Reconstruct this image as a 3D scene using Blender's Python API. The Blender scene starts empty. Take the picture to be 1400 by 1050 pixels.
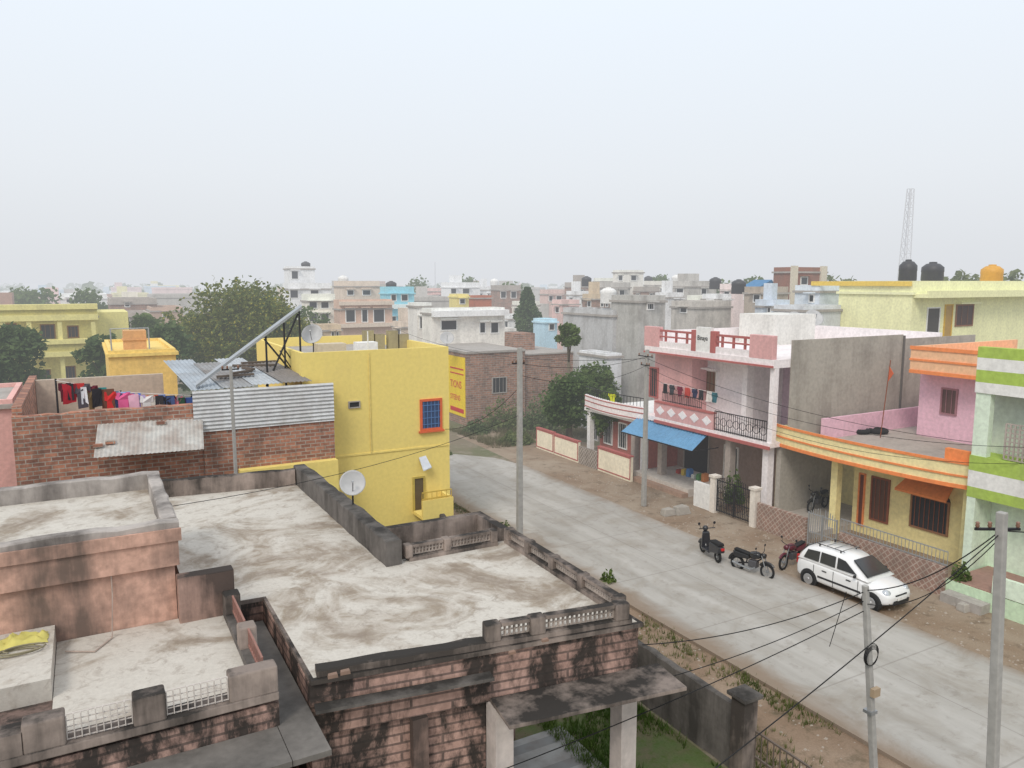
import bpy, bmesh, math, random
from mathutils import Vector, Matrix
random.seed(11)
R=math.radians
F=1050.0; H=10.2; TH=R(29); PP=math.atan(140/1050)
cp,sp,ct,st=math.cos(PP),math.sin(PP),math.cos(TH),math.sin(TH)
def ray(u,v):
    a=(u-700)/F; b=(v-525)/F; yf=cp-b*sp
    return Vector((ct*a+st*yf,-st*a+ct*yf,-(sp+b*cp)))
def atX(u,v,X): r=ray(u,v); t=X/r.x; return Vector((X,r.y*t,H+r.z*t))
def atY(u,v,Y): r=ray(u,v); t=Y/r.y; return Vector((r.x*t,Y,H+r.z*t))
def atZ(u,v,Z): r=ray(u,v); t=(H-Z)/-r.z; return Vector((r.x*t,r.y*t,Z))
def atD(u,v,D):
    r=ray(u,v); yf=cp-(v-525)/F*sp; t=D/yf; return Vector((r.x*t,r.y*t,H+r.z*t))
sc=bpy.context.scene; col=sc.collection
def C(r,g,b,k=1.0):
    f=lambda c:((c/255+.055)/1.055)**2.4 if c>10 else c/3294
    return tuple(min(.85,f(c)*k) for c in (r,g,b))+(1,)
# ---------------------------------------------------------------- mesh builder
LOC={}
class MB:
    def __init__(s): s.v=[]; s.f=[]
    def add(s,vs,fs):
        n=len(s.v); s.v+=[tuple(p) for p in vs]; s.f+=[tuple(i+n for i in f) for f in fs]; return s
    def hexa(s,p): return s.add(p,[(0,3,2,1),(4,5,6,7),(0,1,5,4),(1,2,6,5),(2,3,7,6),(3,0,4,7)])
    def box(s,x0,x1,y0,y1,z0,z1):
        return s.hexa([(x0,y0,z0),(x1,y0,z0),(x1,y1,z0),(x0,y1,z0),(x0,y0,z1),(x1,y0,z1),(x1,y1,z1),(x0,y1,z1)])
    def prism(s,poly,z0,z1):
        n=len(poly); vs=[(p[0],p[1],z0) for p in poly]+[(p[0],p[1],z1) for p in poly]
        return s.add(vs,[tuple(range(n))[::-1],tuple(range(n,2*n))]+[(i,(i+1)%n,n+(i+1)%n,n+i) for i in range(n)])
    def ext(s,poly,off):
        n=len(poly); off=Vector(off); vs=[Vector(p) for p in poly]; vs=vs+[p+off for p in vs]
        return s.add(vs,[tuple(range(n))[::-1],tuple(range(n,2*n))]+[(i,(i+1)%n,n+(i+1)%n,n+i) for i in range(n)])
    def wallseg(s,a,b,w,z0,z1):
        a=Vector(a[:2]); b=Vector(b[:2]); d=(b-a).normalized(); n=Vector((-d.y,d.x))*w/2
        return s.prism([a+n,b+n,b-n,a-n],z0,z1)
    def bar(s,p,q,w,h=None):
        p=Vector(p); q=Vector(q); h=h or w; d=(q-p).normalized()
        up=Vector((0,0,1)) if abs(d.z)<.95 else Vector((0,1,0))
        x=d.cross(up).normalized()*w/2; y=x.cross(d).normalized()*h/2
        return s.hexa([p-x-y,p+x-y,p+x+y,p-x+y,q-x-y,q+x-y,q+x+y,q-x+y])
    def tube(s,pts,r,n=8,r2=None):
        pts=[Vector(p) for p in pts]; m=len(pts); vs=[]; fs=[]
        for i,p in enumerate(pts):
            d=(pts[min(i+1,m-1)]-pts[max(i-1,0)]).normalized()
            up=Vector((0,0,1)) if abs(d.z)<.9 else Vector((0,1,0))
            x=d.cross(up).normalized(); y=x.cross(d)
            rr=r if r2 is None else r+(r2-r)*i/(m-1)
            for k in range(n):
                a=2*math.pi*k/n; vs.append(p+(x*math.cos(a)+y*math.sin(a))*rr)
        for i in range(m-1):
            for k in range(n): fs.append((i*n+k,i*n+(k+1)%n,(i+1)*n+(k+1)%n,(i+1)*n+k))
        fs.append(tuple(range(n))[::-1]); fs.append(tuple(range((m-1)*n,m*n)))
        return s.add(vs,fs)
    def lathe(s,c,prof,n=16,ax='z',d=None):
        c=Vector(c)
        if d is None: d={'z':(0,0,1),'x':(1,0,0),'y':(0,1,0)}[ax]
        d=Vector(d).normalized(); up=Vector((0,0,1)) if abs(d.z)<.9 else Vector((0,1,0))
        x=d.cross(up).normalized(); y=x.cross(d); vs=[]; fs=[]; m=len(prof)
        for r,h in prof:
            for k in range(n):
                a=2*math.pi*k/n; vs.append(c+d*h+(x*math.cos(a)+y*math.sin(a))*r)
        for i in range(m-1):
            for k in range(n): fs.append((i*n+k,i*n+(k+1)%n,(i+1)*n+(k+1)%n,(i+1)*n+k))
        fs.append(tuple(range(n))[::-1]); fs.append(tuple(range((m-1)*n,m*n)))
        return s.add(vs,fs)
    def torus(s,c,RR,r,ax='x',n=20,m=6,a0=0,a1=None):
        full=a1 is None; a1=2*math.pi if full else a1
        d=Vector({'z':(0,0,1),'x':(1,0,0),'y':(0,1,0)}[ax]); c=Vector(c)
        up=Vector((0,0,1)) if ax!='z' else Vector((0,1,0)); x=up.cross(d); y=up; vs=[]; fs=[]
        N=n if full else n+1
        for i in range(N):
            a=a0+(a1-a0)*i/n; e=x*math.cos(a)+y*math.sin(a)
            for k in range(m):
                b=2*math.pi*k/m; vs.append(c+e*(RR+r*math.cos(b))+d*r*math.sin(b))
        for i in range(n):
            j=(i+1)%N
            for k in range(m): fs.append((i*m+k,i*m+(k+1)%m,j*m+(k+1)%m,j*m+k))
        return s.add(vs,fs)
    def build(s,name,mat,parent=None,smooth=False,bevel=0,norm=True):
        me=bpy.data.meshes.new(name); L=LOC.get(parent.name,Vector((0,0,0))) if parent else Vector((0,0,0))
        if parent: vs=[(p[0]-L.x,p[1]-L.y,p[2]-L.z) for p in s.v]
        else: vs=s.v
        me.from_pydata(vs,[],s.f)
        if norm:
            bm=bmesh.new(); bm.from_mesh(me); bmesh.ops.recalc_face_normals(bm,faces=bm.faces); bm.to_mesh(me); bm.free()
        me.materials.append(mat)
        if smooth:
            for p in me.polygons: p.use_smooth=True
        o=bpy.data.objects.new(name,me); col.objects.link(o)
        if parent: o.parent=parent; LOC[o.name]=L
        if bevel:
            b=o.modifiers.new('b','BEVEL'); b.width=bevel; b.segments=3; b.limit_method='ANGLE'
        return o
def tag(o,label=None,cat=None,group=None,kind=None):
    if label: o['label']=label
    if cat: o['category']=cat
    if group: o['group']=group
    if kind: o['kind']=kind
    return o
def thing(name,label,cat,loc=(0,0,0),rz=0,group=None,local=False):
    o=bpy.data.objects.new(name,None); col.objects.link(o); o.location=loc; o.rotation_euler=(0,0,rz); o.empty_display_size=.3
    LOC[o.name]=Vector((0,0,0)) if local else Vector(loc)
    return tag(o,label,cat,group)
# ---------------------------------------------------------------- materials
HAZE_GLOW=(.735,.755,.79,1)
CACHE={}
class NT:
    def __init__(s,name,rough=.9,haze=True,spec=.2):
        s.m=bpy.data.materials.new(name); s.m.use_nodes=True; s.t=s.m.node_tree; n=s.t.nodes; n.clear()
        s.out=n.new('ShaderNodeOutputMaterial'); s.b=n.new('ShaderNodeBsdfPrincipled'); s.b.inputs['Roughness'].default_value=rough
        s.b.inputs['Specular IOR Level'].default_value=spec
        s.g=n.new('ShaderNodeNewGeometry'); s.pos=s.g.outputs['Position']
        if haze:  # airlight painted into the shader: emission mixed in with distance from the origin
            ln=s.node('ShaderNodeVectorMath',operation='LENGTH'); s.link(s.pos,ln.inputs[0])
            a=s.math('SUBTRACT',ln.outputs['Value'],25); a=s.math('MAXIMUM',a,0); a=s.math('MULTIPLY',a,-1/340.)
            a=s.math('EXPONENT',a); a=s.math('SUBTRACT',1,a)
            e=n.new('ShaderNodeEmission'); e.inputs[0].default_value=HAZE_GLOW
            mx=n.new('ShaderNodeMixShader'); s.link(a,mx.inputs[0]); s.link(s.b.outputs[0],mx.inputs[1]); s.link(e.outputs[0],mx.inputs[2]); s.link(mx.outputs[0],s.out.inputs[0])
        else: s.link(s.b.outputs[0],s.out.inputs[0])
    def node(s,t,**k):
        n=s.t.nodes.new(t)
        for a,b in k.items(): setattr(n,a,b)
        return n
    def link(s,a,b): s.t.links.new(a,b)
    def inp(s,sock,v):
        if hasattr(v,'links') or hasattr(v,'is_output'): s.link(v,sock)
        else: sock.default_value=v
    def math(s,op,a,b=None,c=None,clamp=False):
        n=s.node('ShaderNodeMath',operation=op); n.use_clamp=clamp
        s.inp(n.inputs[0],a)
        if b is not None: s.inp(n.inputs[1],b)
        if c is not None: s.inp(n.inputs[2],c)
        return n.outputs[0]
    def map(s,scale=(1,1,1),rot=(0,0,0),src=None):
        n=s.node('ShaderNodeMapping'); n.inputs['Scale'].default_value=scale; n.inputs['Rotation'].default_value=rot
        s.link(src or s.pos,n.inputs[0]); return n.outputs[0]
    def noise(s,vec,scale=1,detail=5,dist=0,rough=.55):
        n=s.node('ShaderNodeTexNoise'); n.inputs['Scale'].default_value=scale; n.inputs['Detail'].default_value=detail
        n.inputs['Distortion'].default_value=dist; n.inputs['Roughness'].default_value=rough; s.link(vec,n.inputs['Vector']); return n.outputs[0]
    def mr(s,v,a,b,c=0,d=1):
        n=s.node('ShaderNodeMapRange'); s.inp(n.inputs[0],v)
        for i,x in enumerate((a,b,c,d)): n.inputs[i+1].default_value=x
        return n.outputs[0]
    def mix(s,f,a,b,blend='MIX'):
        n=s.node('ShaderNodeMix',data_type='RGBA',blend_type=blend)
        s.inp(n.inputs[0],f); s.inp(n.inputs[6],a); s.inp(n.inputs[7],b); return n.outputs[2]
    def bump(s,h,st=.3,d=.02):
        n=s.node('ShaderNodeBump'); n.inputs['Strength'].default_value=st; n.inputs['Distance'].default_value=d
        s.link(h,n.inputs['Height']); s.link(n.outputs[0],s.b.inputs['Normal'])
    def base(s,c): s.inp(s.b.inputs['Base Color'],c); return s.m
def plaster(c,dirt=.3,dcol=(.16,.145,.125,1),rough=.92,up=0.,fine=.14,lo=.47,hi=.72,big=1.3):
    key=('pl',tuple(round(x,3) for x in c),dirt,dcol,rough,up,fine,lo,hi,big)
    if key in CACHE: return CACHE[key]
    t=NT('plaster',rough)
    n1=t.noise(t.map((big,big,big*.16)),1,6,0,.65)
    n3=t.noise(t.pos,.9,5,.4,.6)
    n2=t.noise(t.pos,7,5)
    f=t.mr(t.math('ADD',t.math('MULTIPLY',n1,.6),t.math('MULTIPLY',n3,.4)),lo,hi,0,dirt)
    if up:
        sx=t.node('ShaderNodeSeparateXYZ'); t.link(t.g.outputs['Normal'],sx.inputs[0])
        f=t.math('ADD',f,t.math('MULTIPLY',t.math('MULTIPLY',t.math('MAXIMUM',sx.outputs[2],0),up),t.mr(n2,.3,.6,.6,1)),clamp=True)
    g=t.mr(n2,.25,.75,1-fine,1+fine)
    cc=t.node('ShaderNodeCombineColor')
    for i in range(3): t.link(g,cc.inputs[i])
    cm=t.mix(1,c,cc.outputs[0],'MULTIPLY')
    t.base(t.mix(f,cm,dcol)); t.bump(n2,.35,.015)
    CACHE[key]=t.m; return t.m
def mottle(c1,c2,scale=1,lo=.4,hi=.6,dist=0,rough=.95,c3=None,s3=6,bump=.3,name='mottled',vs=(1,1,1),lo3=.5,hi3=.7):
    key=('mo',c1,c2,scale,lo,hi,dist,rough,c3,s3,vs,lo3,hi3)
    if key in CACHE: return CACHE[key]
    t=NT(name,rough); n=t.noise(t.map(vs),scale,7,dist,.6); x=t.mix(t.mr(n,lo,hi),c1,c2)
    n2=t.noise(t.pos,s3,6,.2,.65)
    if c3: x=t.mix(t.mr(n2,lo3,hi3),x,c3)
    n3=t.noise(t.pos,25,4)
    cc=t.node('ShaderNodeCombineColor'); g=t.mr(n3,.2,.8,.82,1.15)
    for i in range(3): t.link(g,cc.inputs[i])
    t.base(t.mix(1,x,cc.outputs[0],'MULTIPLY')); t.bump(n2,bump,.03)
    CACHE[key]=t.m; return t.m
def brick(c1,c2,mor,w=.24,h=.085,dirt=.45,ms=.012,dcol=(.06,.05,.05,1),lo=.45,hi=.7):
    key=('br',c1,c2,mor,w,h,dirt,dcol,lo,hi)
    if key in CACHE: return CACHE[key]
    t=NT('brickwork',.95); sx=t.node('ShaderNodeSeparateXYZ'); t.link(t.pos,sx.inputs[0])
    cb=t.node('ShaderNodeCombineXYZ'); t.link(t.math('ADD',sx.outputs[0],sx.outputs[1]),cb.inputs[0]); t.link(sx.outputs[2],cb.inputs[1])
    b=t.node('ShaderNodeTexBrick'); t.link(cb.outputs[0],b.inputs['Vector']); b.inputs['Scale'].default_value=1
    b.inputs['Color1'].default_value=c1; b.inputs['Color2'].default_value=c2; b.inputs['Mortar'].default_value=mor
    b.inputs['Brick Width'].default_value=w; b.inputs['Row Height'].default_value=h; b.inputs['Mortar Size'].default_value=ms; b.inputs['Mortar Smooth'].default_value=.3
    n1=t.noise(t.map((1,1,.45)),1.7,7,.3,.7); n2=t.noise(t.pos,9,4)
    x=t.mix(t.mr(n1,lo,hi,0,dirt),b.outputs[0],dcol)
    cc=t.node('ShaderNodeCombineColor'); g=t.mr(n2,.2,.8,.7,1.25)
    for i in range(3): t.link(g,cc.inputs[i])
    t.base(t.mix(1,x,cc.outputs[0],'MULTIPLY')); t.bump(b.outputs['Fac'],-.4,.01)
    CACHE[key]=t.m; return t.m
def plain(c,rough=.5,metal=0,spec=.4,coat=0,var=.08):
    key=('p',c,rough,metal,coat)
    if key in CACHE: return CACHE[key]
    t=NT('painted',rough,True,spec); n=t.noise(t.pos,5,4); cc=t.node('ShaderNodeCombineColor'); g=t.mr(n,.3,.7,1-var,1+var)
    for i in range(3): t.link(g,cc.inputs[i])
    t.base(t.mix(1,c,cc.outputs[0],'MULTIPLY')); t.b.inputs['Metallic'].default_value=metal; t.b.inputs['Coat Weight'].default_value=coat
    CACHE[key]=t.m; return t.m
def leafm(a,b,c=None,lc=.6):
    key=('l',a,b,c)
    if key in CACHE: return CACHE[key]
    t=NT('foliage',.7,True,.25); n=t.noise(t.pos,1.1,4,0,.7); n2=t.noise(t.pos,6,3)
    x=t.mix(t.mr(n,.36,.64),a,b)
    if c: x=t.mix(t.mr(n2,lc,lc+.08),x,c)
    tr=t.node('ShaderNodeBsdfTranslucent'); t.inp(tr.inputs[0],x); mx=t.node('ShaderNodeMixShader'); mx.inputs[0].default_value=.4
    lk=[l for l in t.t.links if l.from_node==t.b][0]; to=lk.to_socket; t.t.links.remove(lk); t.link(t.b.outputs[0],mx.inputs[1]); t.link(tr.outputs[0],mx.inputs[2]); t.link(mx.outputs[0],to)
    t.base(x); CACHE[key]=t.m; return t.m
def tilem(a,b,s=3.2):
    t=NT('diamond_tile',.5); sx=t.node('ShaderNodeSeparateXYZ'); t.link(t.pos,sx.inputs[0])
    p=t.math('ADD',sx.outputs[1],sx.outputs[2]); q=t.math('SUBTRACT',sx.outputs[1],sx.outputs[2])
    f=lambda x:t.math('GREATER_THAN',t.math('FRACT',t.math('MULTIPLY',x,s)),.8)
    e=t.math('MAXIMUM',f(p),f(q)); n=t.noise(t.pos,3,5)
    x=t.mix(e,a,b); x=t.mix(t.mr(n,.35,.75,0,.6),x,(.16,.13,.11,1)); return t.base(x)
glass=plain((.04,.045,.05,1),.15,0,.6); dark=plain((.03,.03,.032,1),.7); iron=plain((.03,.03,.034,1),.5,.3)
steel=plain((.35,.36,.37,1),.4,.6); rubber=plain((.018,.018,.019,1),.9); white=plaster((.80,.79,.77,1),.15); galv=plain((.42,.44,.46,1),.45,.5)
conc=plaster((.40,.37,.34,1),.45); poleM=plaster((.39,.38,.36,1),.25,lo=.4)
mildew=plaster((.38,.31,.27,1),.9,(.04,.036,.033,1),up=.45,lo=.40,hi=.58)
mildewP=plaster((.50,.33,.27,1),.9,(.055,.046,.042,1),up=.4,lo=.40,hi=.58)
blackst=plaster((.22,.20,.185,1),.85,(.04,.037,.034,1),up=.3,lo=.38,hi=.62)
# ---------------------------------------------------------------- world, sun, camera
w=bpy.data.worlds.new('World'); sc.world=w; w.use_nodes=True; nt=w.node_tree; nt.nodes.clear()
sky=nt.nodes.new('ShaderNodeTexSky'); sky.sky_type='NISHITA'; sky.sun_disc=False; sky.sun_elevation=R(48); sky.sun_rotation=R(220); sky.dust_density=6; sky.air_density=1.5
b1=nt.nodes.new('ShaderNodeBackground'); b1.inputs[1].default_value=.1; nt.links.new(sky.outputs[0],b1.inputs[0])
tc=nt.nodes.new('ShaderNodeTexCoord'); sx=nt.nodes.new('ShaderNodeSeparateXYZ'); nt.links.new(tc.outputs['Generated'],sx.inputs[0])
rp=nt.nodes.new('ShaderNodeValToRGB'); nt.links.new(sx.outputs[2],rp.inputs[0]); cr=rp.color_ramp
cr.elements[0].position=0; cr.elements[0].color=(.71,.73,.765,1); cr.elements[1].position=1; cr.elements[1].color=(.90,.94,.99,1)
for p,c in ((.04,(.725,.75,.785,1)),(.13,(.775,.81,.855,1)),(.34,(.83,.90,.98,1))): e=cr.elements.new(p); e.color=c
b2=nt.nodes.new('ShaderNodeBackground'); nt.links.new(rp.outputs[0],b2.inputs[0]); b2.inputs[1].default_value=1.1
mxw=nt.nodes.new('ShaderNodeMixShader'); mxw.inputs[0].default_value=.93; nt.links.new(b1.outputs[0],mxw.inputs[1]); nt.links.new(b2.outputs[0],mxw.inputs[2])
ow=nt.nodes.new('ShaderNodeOutputWorld'); nt.links.new(mxw.outputs[0],ow.inputs[0])
sl=bpy.data.lights.new('sun','SUN'); sl.energy=1.5; sl.angle=R(18); sl.color=(1,.93,.83); so=bpy.data.objects.new('sun',sl); col.objects.link(so)
so.rotation_euler=(R(44),0,R(-50)); so.location=(-20,-20,40)
cam=bpy.data.cameras.new('camera'); co=bpy.data.objects.new('camera',cam); col.objects.link(co); co.location=(0,0,H); co.rotation_euler=(math.pi/2-PP,0,-TH)
cam.lens=27; cam.sensor_width=36; cam.clip_end=6000; cam.clip_start=.1; sc.camera=co
sc.view_settings.view_transform='Standard'; sc.view_settings.look='None'; sc.view_settings.exposure=0
# ---------------------------------------------------------------- ground
def sheet(name,pts,z,m): 
    mb=MB(); mb.add([(p[0],p[1],z) for p in pts],[tuple(range(len(pts)))]); return tag(mb.build(name,m),kind='structure')
rect=lambda a,b,c,d:[(a,c),(b,c),(b,d),(a,d)]
dirt=mottle((.225,.155,.105,1),(.30,.225,.165,1),.5,.35,.65,.6,c3=(.12,.095,.06,1),s3=2.2,lo3=.50,hi3=.70)
sheet('ground',rect(-2500,2500,-400,4500),0,mottle((.22,.175,.13,1),(.14,.15,.08,1),.15,.4,.6,.4,c3=(.28,.24,.19,1),s3=1))
roadm=NT('concrete_road',.9)
n=roadm.noise(roadm.map((1,.12,1)),1.1,6,.3,.6); x=roadm.mix(roadm.mr(n,.35,.7),(.46,.44,.41,1),(.33,.31,.28,1))
n2=roadm.noise(roadm.pos,.5,6,.8,.65); x=roadm.mix(roadm.mr(n2,.48,.70,0,.6),x,(.27,.235,.19,1))
n4=roadm.noise(roadm.pos,2.6,7,.4,.7); x=roadm.mix(roadm.mr(n4,.54,.72,0,.5),x,(.22,.19,.16,1))
sx_=roadm.node('ShaderNodeSeparateXYZ'); roadm.link(roadm.pos,sx_.inputs[0])
j=roadm.math('LESS_THAN',roadm.math('FRACT',roadm.math('MULTIPLY',sx_.outputs[1],.25)),.012)
j2=roadm.math('LESS_THAN',roadm.math('ABSOLUTE',roadm.math('SUBTRACT',sx_.outputs[0],17.8)),.02)
x=roadm.mix(roadm.math('MULTIPLY',roadm.math('MAXIMUM',j,j2),.35),x,(.18,.16,.14,1))
ed=roadm.math('ADD',roadm.math('MULTIPLY',roadm.math('ABSOLUTE',roadm.math('SUBTRACT',sx_.outputs[0],17.8)),1/3.),roadm.math('MULTIPLY',n2,.4))
x=roadm.mix(roadm.mr(ed,1.02,1.24,0,.9),x,(.25,.19,.14,1))
n3=roadm.noise(roadm.pos,14,4); roadm.base(x); roadm.bump(n3,.2,.01)
m=MB(); m.prism([(14.8,-20),(20.8,-20),(20.8,36),(20.2,38.5),(18.6,40.5),(15,41.3),(-40,41.3),(-40,36.5),(14.3,36.5)],-.05,.10); tag(m.build('road',roadm.m),kind='structure')
m=MB(); m.prism([(14.55,-20),(14.79,-20),(14.79,36.2),(14.55,36.2)],-.05,.03)
tag(m.build('drain',plaster((.12,.11,.10,1),.5)),kind='structure')
sheet('verge',rect(11.5,14.54,-20,36),.006,dirt)
sheet('pavement',[(20.81,-20),(27.5,-20),(27.5,46),(21.2,46),(20.81,36)],.006,mottle((.255,.185,.13,1),(.34,.275,.21,1),.35,.4,.62,.5,c3=(.16,.12,.085,1),s3=1.8,lo3=.53,hi3=.73))
sheet('yard',rect(7.2,11.2,5,24),.008,mottle((.15,.13,.08,1),(.10,.14,.05,1),.8,.42,.58,.3,c3=(.08,.12,.03,1),s3=5))
sheet('court_floor',rect(2.5,9.0,7,13.9),.05,tilem((.33,.325,.31,1),(.22,.22,.215,1),1.1))
# ---------------------------------------------------------------- foliage
def leafq(m,p,s):
    a=random.uniform(0,6.28); e=random.uniform(-.9,.9)
    d=Vector((math.cos(a)*math.cos(e),math.sin(a)*math.cos(e),math.sin(e))); q=Vector((random.gauss(0,1),random.gauss(0,1),random.gauss(0,1)))
    n=d.cross(q).normalized()*s*.36; d=d*s*.6
    m.add([p-d,p+n,p+d,p-n],[(0,1,2,3)])
G1=leafm((.075,.125,.035,1),(.16,.22,.065,1)); G2=leafm((.075,.115,.03,1),(.19,.22,.06,1),(.50,.42,.06,1),.57); G3=leafm((.055,.10,.035,1),(.12,.175,.06,1))
G4=leafm((.11,.145,.055,1),(.22,.25,.10,1)); bark=plaster((.17,.14,.10,1),.4)
def tree(label,loc,h,rx,mat,n=2500,ls=.35,tr=.18,name='tree',group=None,rz=None,clumps=26,th=None):
    loc=Vector(loc); t=thing(name,label,'tree',loc,group=group); rz=rz or h*.38; cz=h-rz; th=th or cz
    m=MB(); m.tube([loc,loc+Vector((.1,.05,th*.5)),loc+Vector((0,.1,th))],tr,8,tr*.5)
    cl=[]; ck=min(rx,rz)
    for i in range(clumps):
        a=random.uniform(0,6.28); zz=random.uniform(-.9,.9); r=math.sqrt(max(.02,1-zz*zz))*random.uniform(.3,1.0)
        q=ck*random.uniform(.22,.38); c=loc+Vector((math.cos(a)*r*(rx-q*.7),math.sin(a)*r*(rx-q*.7),cz+zz*(rz-q*.8))); cl.append((c,q))
        if i%3==0: m.tube([loc+Vector((0,0,th*.75)),(loc+Vector((0,0,cz))+c)/2,c],tr*.35,5,tr*.08)
    m.build('trunk',bark,t,True)
    lm=MB()
    for c,q in cl:
        for k in range(n//clumps):
            g=Vector((random.gauss(0,1),random.gauss(0,1),random.gauss(0,.8))).normalized()*q*random.uniform(.45,1.22)
            leafq(lm,c+g,ls*random.uniform(.6,1.3))
    lm.build('crown',mat,t,norm=False); return t
def shrub(label,loc,r,h,mat,n=500,ls=.16,name='shrub',group=None):
    loc=Vector(loc); m=MB()
    for i in range(n):
        a=random.uniform(0,6.28); rr=r*math.sqrt(random.random())*random.uniform(.6,1.1); z=h*random.random()*max(.15,1-(rr/r)**2*.7)*(.75+.35*math.sin(a*3+rr*4))
        leafq(m,loc+Vector((math.cos(a)*rr,math.sin(a)*rr,z)),ls*random.uniform(.6,1.3))
    return tag(m.build(name,mat,norm=False),label,'shrub',group)
# ---------------------------------------------------------------- building helpers
def obx(mb,ax,pl,sg,a0,a1,d0,d1,z0,z1):
    c=sorted((pl+sg*d0,pl+sg*d1)); a0,a1=sorted((a0,a1))
    if ax=='Y': mb.box(a0,a1,c[0],c[1],z0,z1)
    else: mb.box(c[0],c[1],a0,a1,z0,z1)
def window(par,ax,pl,a0,a1,z0,z1,fm,pm=None,sg=-1,t=.07,bars=0,hb=0,shade=None,sill=None,name='window',barm=None):
    pm=pm or glass; a0,a1=sorted((a0,a1)); z0,z1=sorted((z0,z1)); t=min(t,(a1-a0)*.2)
    m=MB(); o=lambda *k:obx(m,ax,pl,sg,*k)
    o(a0,a0+t,-.02,.06,z0,z1); o(a1-t,a1,-.02,.06,z0,z1); o(a0+t,a1-t,-.02,.06,z1-t,z1)
    if name=='window': o(a0+t,a1-t,-.02,.06,z0,z0+t)
    f=m.build(name,fm,par)
    m=MB(); obx(m,ax,pl,sg,a0+t,a1-t,-.02,.02,z0+(t if name=='window' else 0),z1-t); m.build('pane' if name=='window' else 'door_or_shade_panel',pm,f)
    if bars or hb:
        m=MB()
        for i in range(bars): a=a0+(a1-a0)*(i+1)/(bars+1); obx(m,ax,pl,sg,a-.012,a+.012,.03,.045,z0+t,z1-t)
        for i in range(hb): z=z0+(z1-z0)*(i+1)/(hb+1); obx(m,ax,pl,sg,a0+t,a1-t,.046,.055,z-.012,z+.012)
        m.build('grille',barm or fm,f)
    if shade: m=MB(); obx(m,ax,pl,sg,a0-.12,a1+.12,0.004,.45,z1+.04,z1+.12); m.build('sunshade',shade,f)
    if sill: m=MB(); obx(m,ax,pl,sg,a0-.06,a1+.06,0.004,.12,z0-.07,z0-.003); m.build('sill',sill,f)
    return f
def ring(mb,x0,x1,y0,y1,z0,z1,t=.15):
    mb.box(x0,x1,y0,y0+t,z0,z1); mb.box(x0,x1,y1-t,y1,z0,z1); mb.box(x0,x0+t,y0+t,y1-t,z0,z1); mb.box(x1-t,x1,y0+t,y1-t,z0,z1)
def rail(mb,p,q,z0,z1,n,r=.018):
    p=Vector(p[:2]); q=Vector(q[:2])
    for z in (z0+.05,z1): mb.bar((p.x,p.y,z),(q.x,q.y,z),r*2)
    for i in range(n+1): c=p.lerp(q,i/n); mb.bar((c.x,c.y,z0),(c.x,c.y,z1),r)
def bld(label,u0,u1,vt,D,c,depth=9,ph=.7,wins=(),name='house',group=None,dirt=.3,fc=None,pc=None,trim=None,cat='house',shade=True,zb=0,brk=None,bands=(),uc=None,room=None):
    um=(u0+u1)/2; phi=TH+math.atan((um-700)/F)
    if phi>R(5):
        f=math.sin(phi)/(math.sin(phi)+math.cos(phi))*.85; uc=uc or u0+(u1-u0)*f
        p=atD(uc,vt,D); Y=p.y; z=p.z; X0=p.x; X1=atY(u1,vt,Y).x; depth=max(2.0,min(40,atX(u0,vt,X0).y-Y))
    else:
        uc=-999; p=atD(um,vt,D); Y=p.y; z=p.z; X0=atY(u0,vt,Y).x; X1=atY(u1,vt,Y).x
    dirt=min(.8,dirt+.16)
    m_=brk or plaster(c,dirt); tm=trim or plaster(tuple(min(.85,k*1.08) for k in c[:3])+(1,),dirt); fm=fc or white; pm=pc or glass
    t=thing(name,label,cat,((X0+X1)/2,Y+depth/2,zb),group=group)
    MB().box(X0,X1,Y,Y+depth,zb,z-ph).build('wall',m_,t)
    MB().box(X0-.12,X1+.12,Y-.12,Y+depth+.12,z-ph+.001,z-ph+.15).build('roof',conc if dirt>.3 else tm,t)
    m=MB(); ring(m,X0,X1,Y,Y+depth,z-ph+.151,z,.18); m.build('parapet',tm,t)
    for k in wins:
        ul,ur,va,vb=k[:4]; mu=(ul+ur)/2; mv=(va+vb)/2
        if mu<uc: window(t,'X',X0,atX(ul,mv,X0).y,atX(ur,mv,X0).y,atX(mu,vb,X0).z,atX(mu,va,X0).z,fm,pm,shade=tm if shade else None,t=.08)
        else: window(t,'Y',Y,atY(ul,mv,Y).x,atY(ur,mv,Y).x,atY(mu,vb,Y).z,atY(mu,va,Y).z,fm,pm,bars=2 if D<60 else 0,shade=tm if shade else None,t=.08)
    for (va,vb,bc,pr) in bands:
        m=MB(); m.box(X0-.05,X1+.05,Y-pr,Y-.002,atY(um,vb,Y).z,atY(um,va,Y).z); m.build('balcony',bc,t)
    if room: a,b,h_=room; w_=X1-X0; MB().box(X0+w_*a,X0+w_*b,Y+depth*.35,Y+depth*.75,z-ph+.151,z+h_).build('stair_room',tm,t)
    return t,X0,X1,Y,z
def tank(label,c,r,h,mat,group=None):
    m=MB(); m.lathe(c,[(r*.97,0),(r,.05),(r*.97,h*.3),(r,h*.34),(r*.97,h*.6),(r,h*.64),(r*.98,h*.8),(r*.6,h*.93),(r*.35,h*.95),(r*.35,h),(r*.1,h*1.01)],20)
    return tag(m.build('water_tank',mat,smooth=True),label,'water tank',group)
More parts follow.
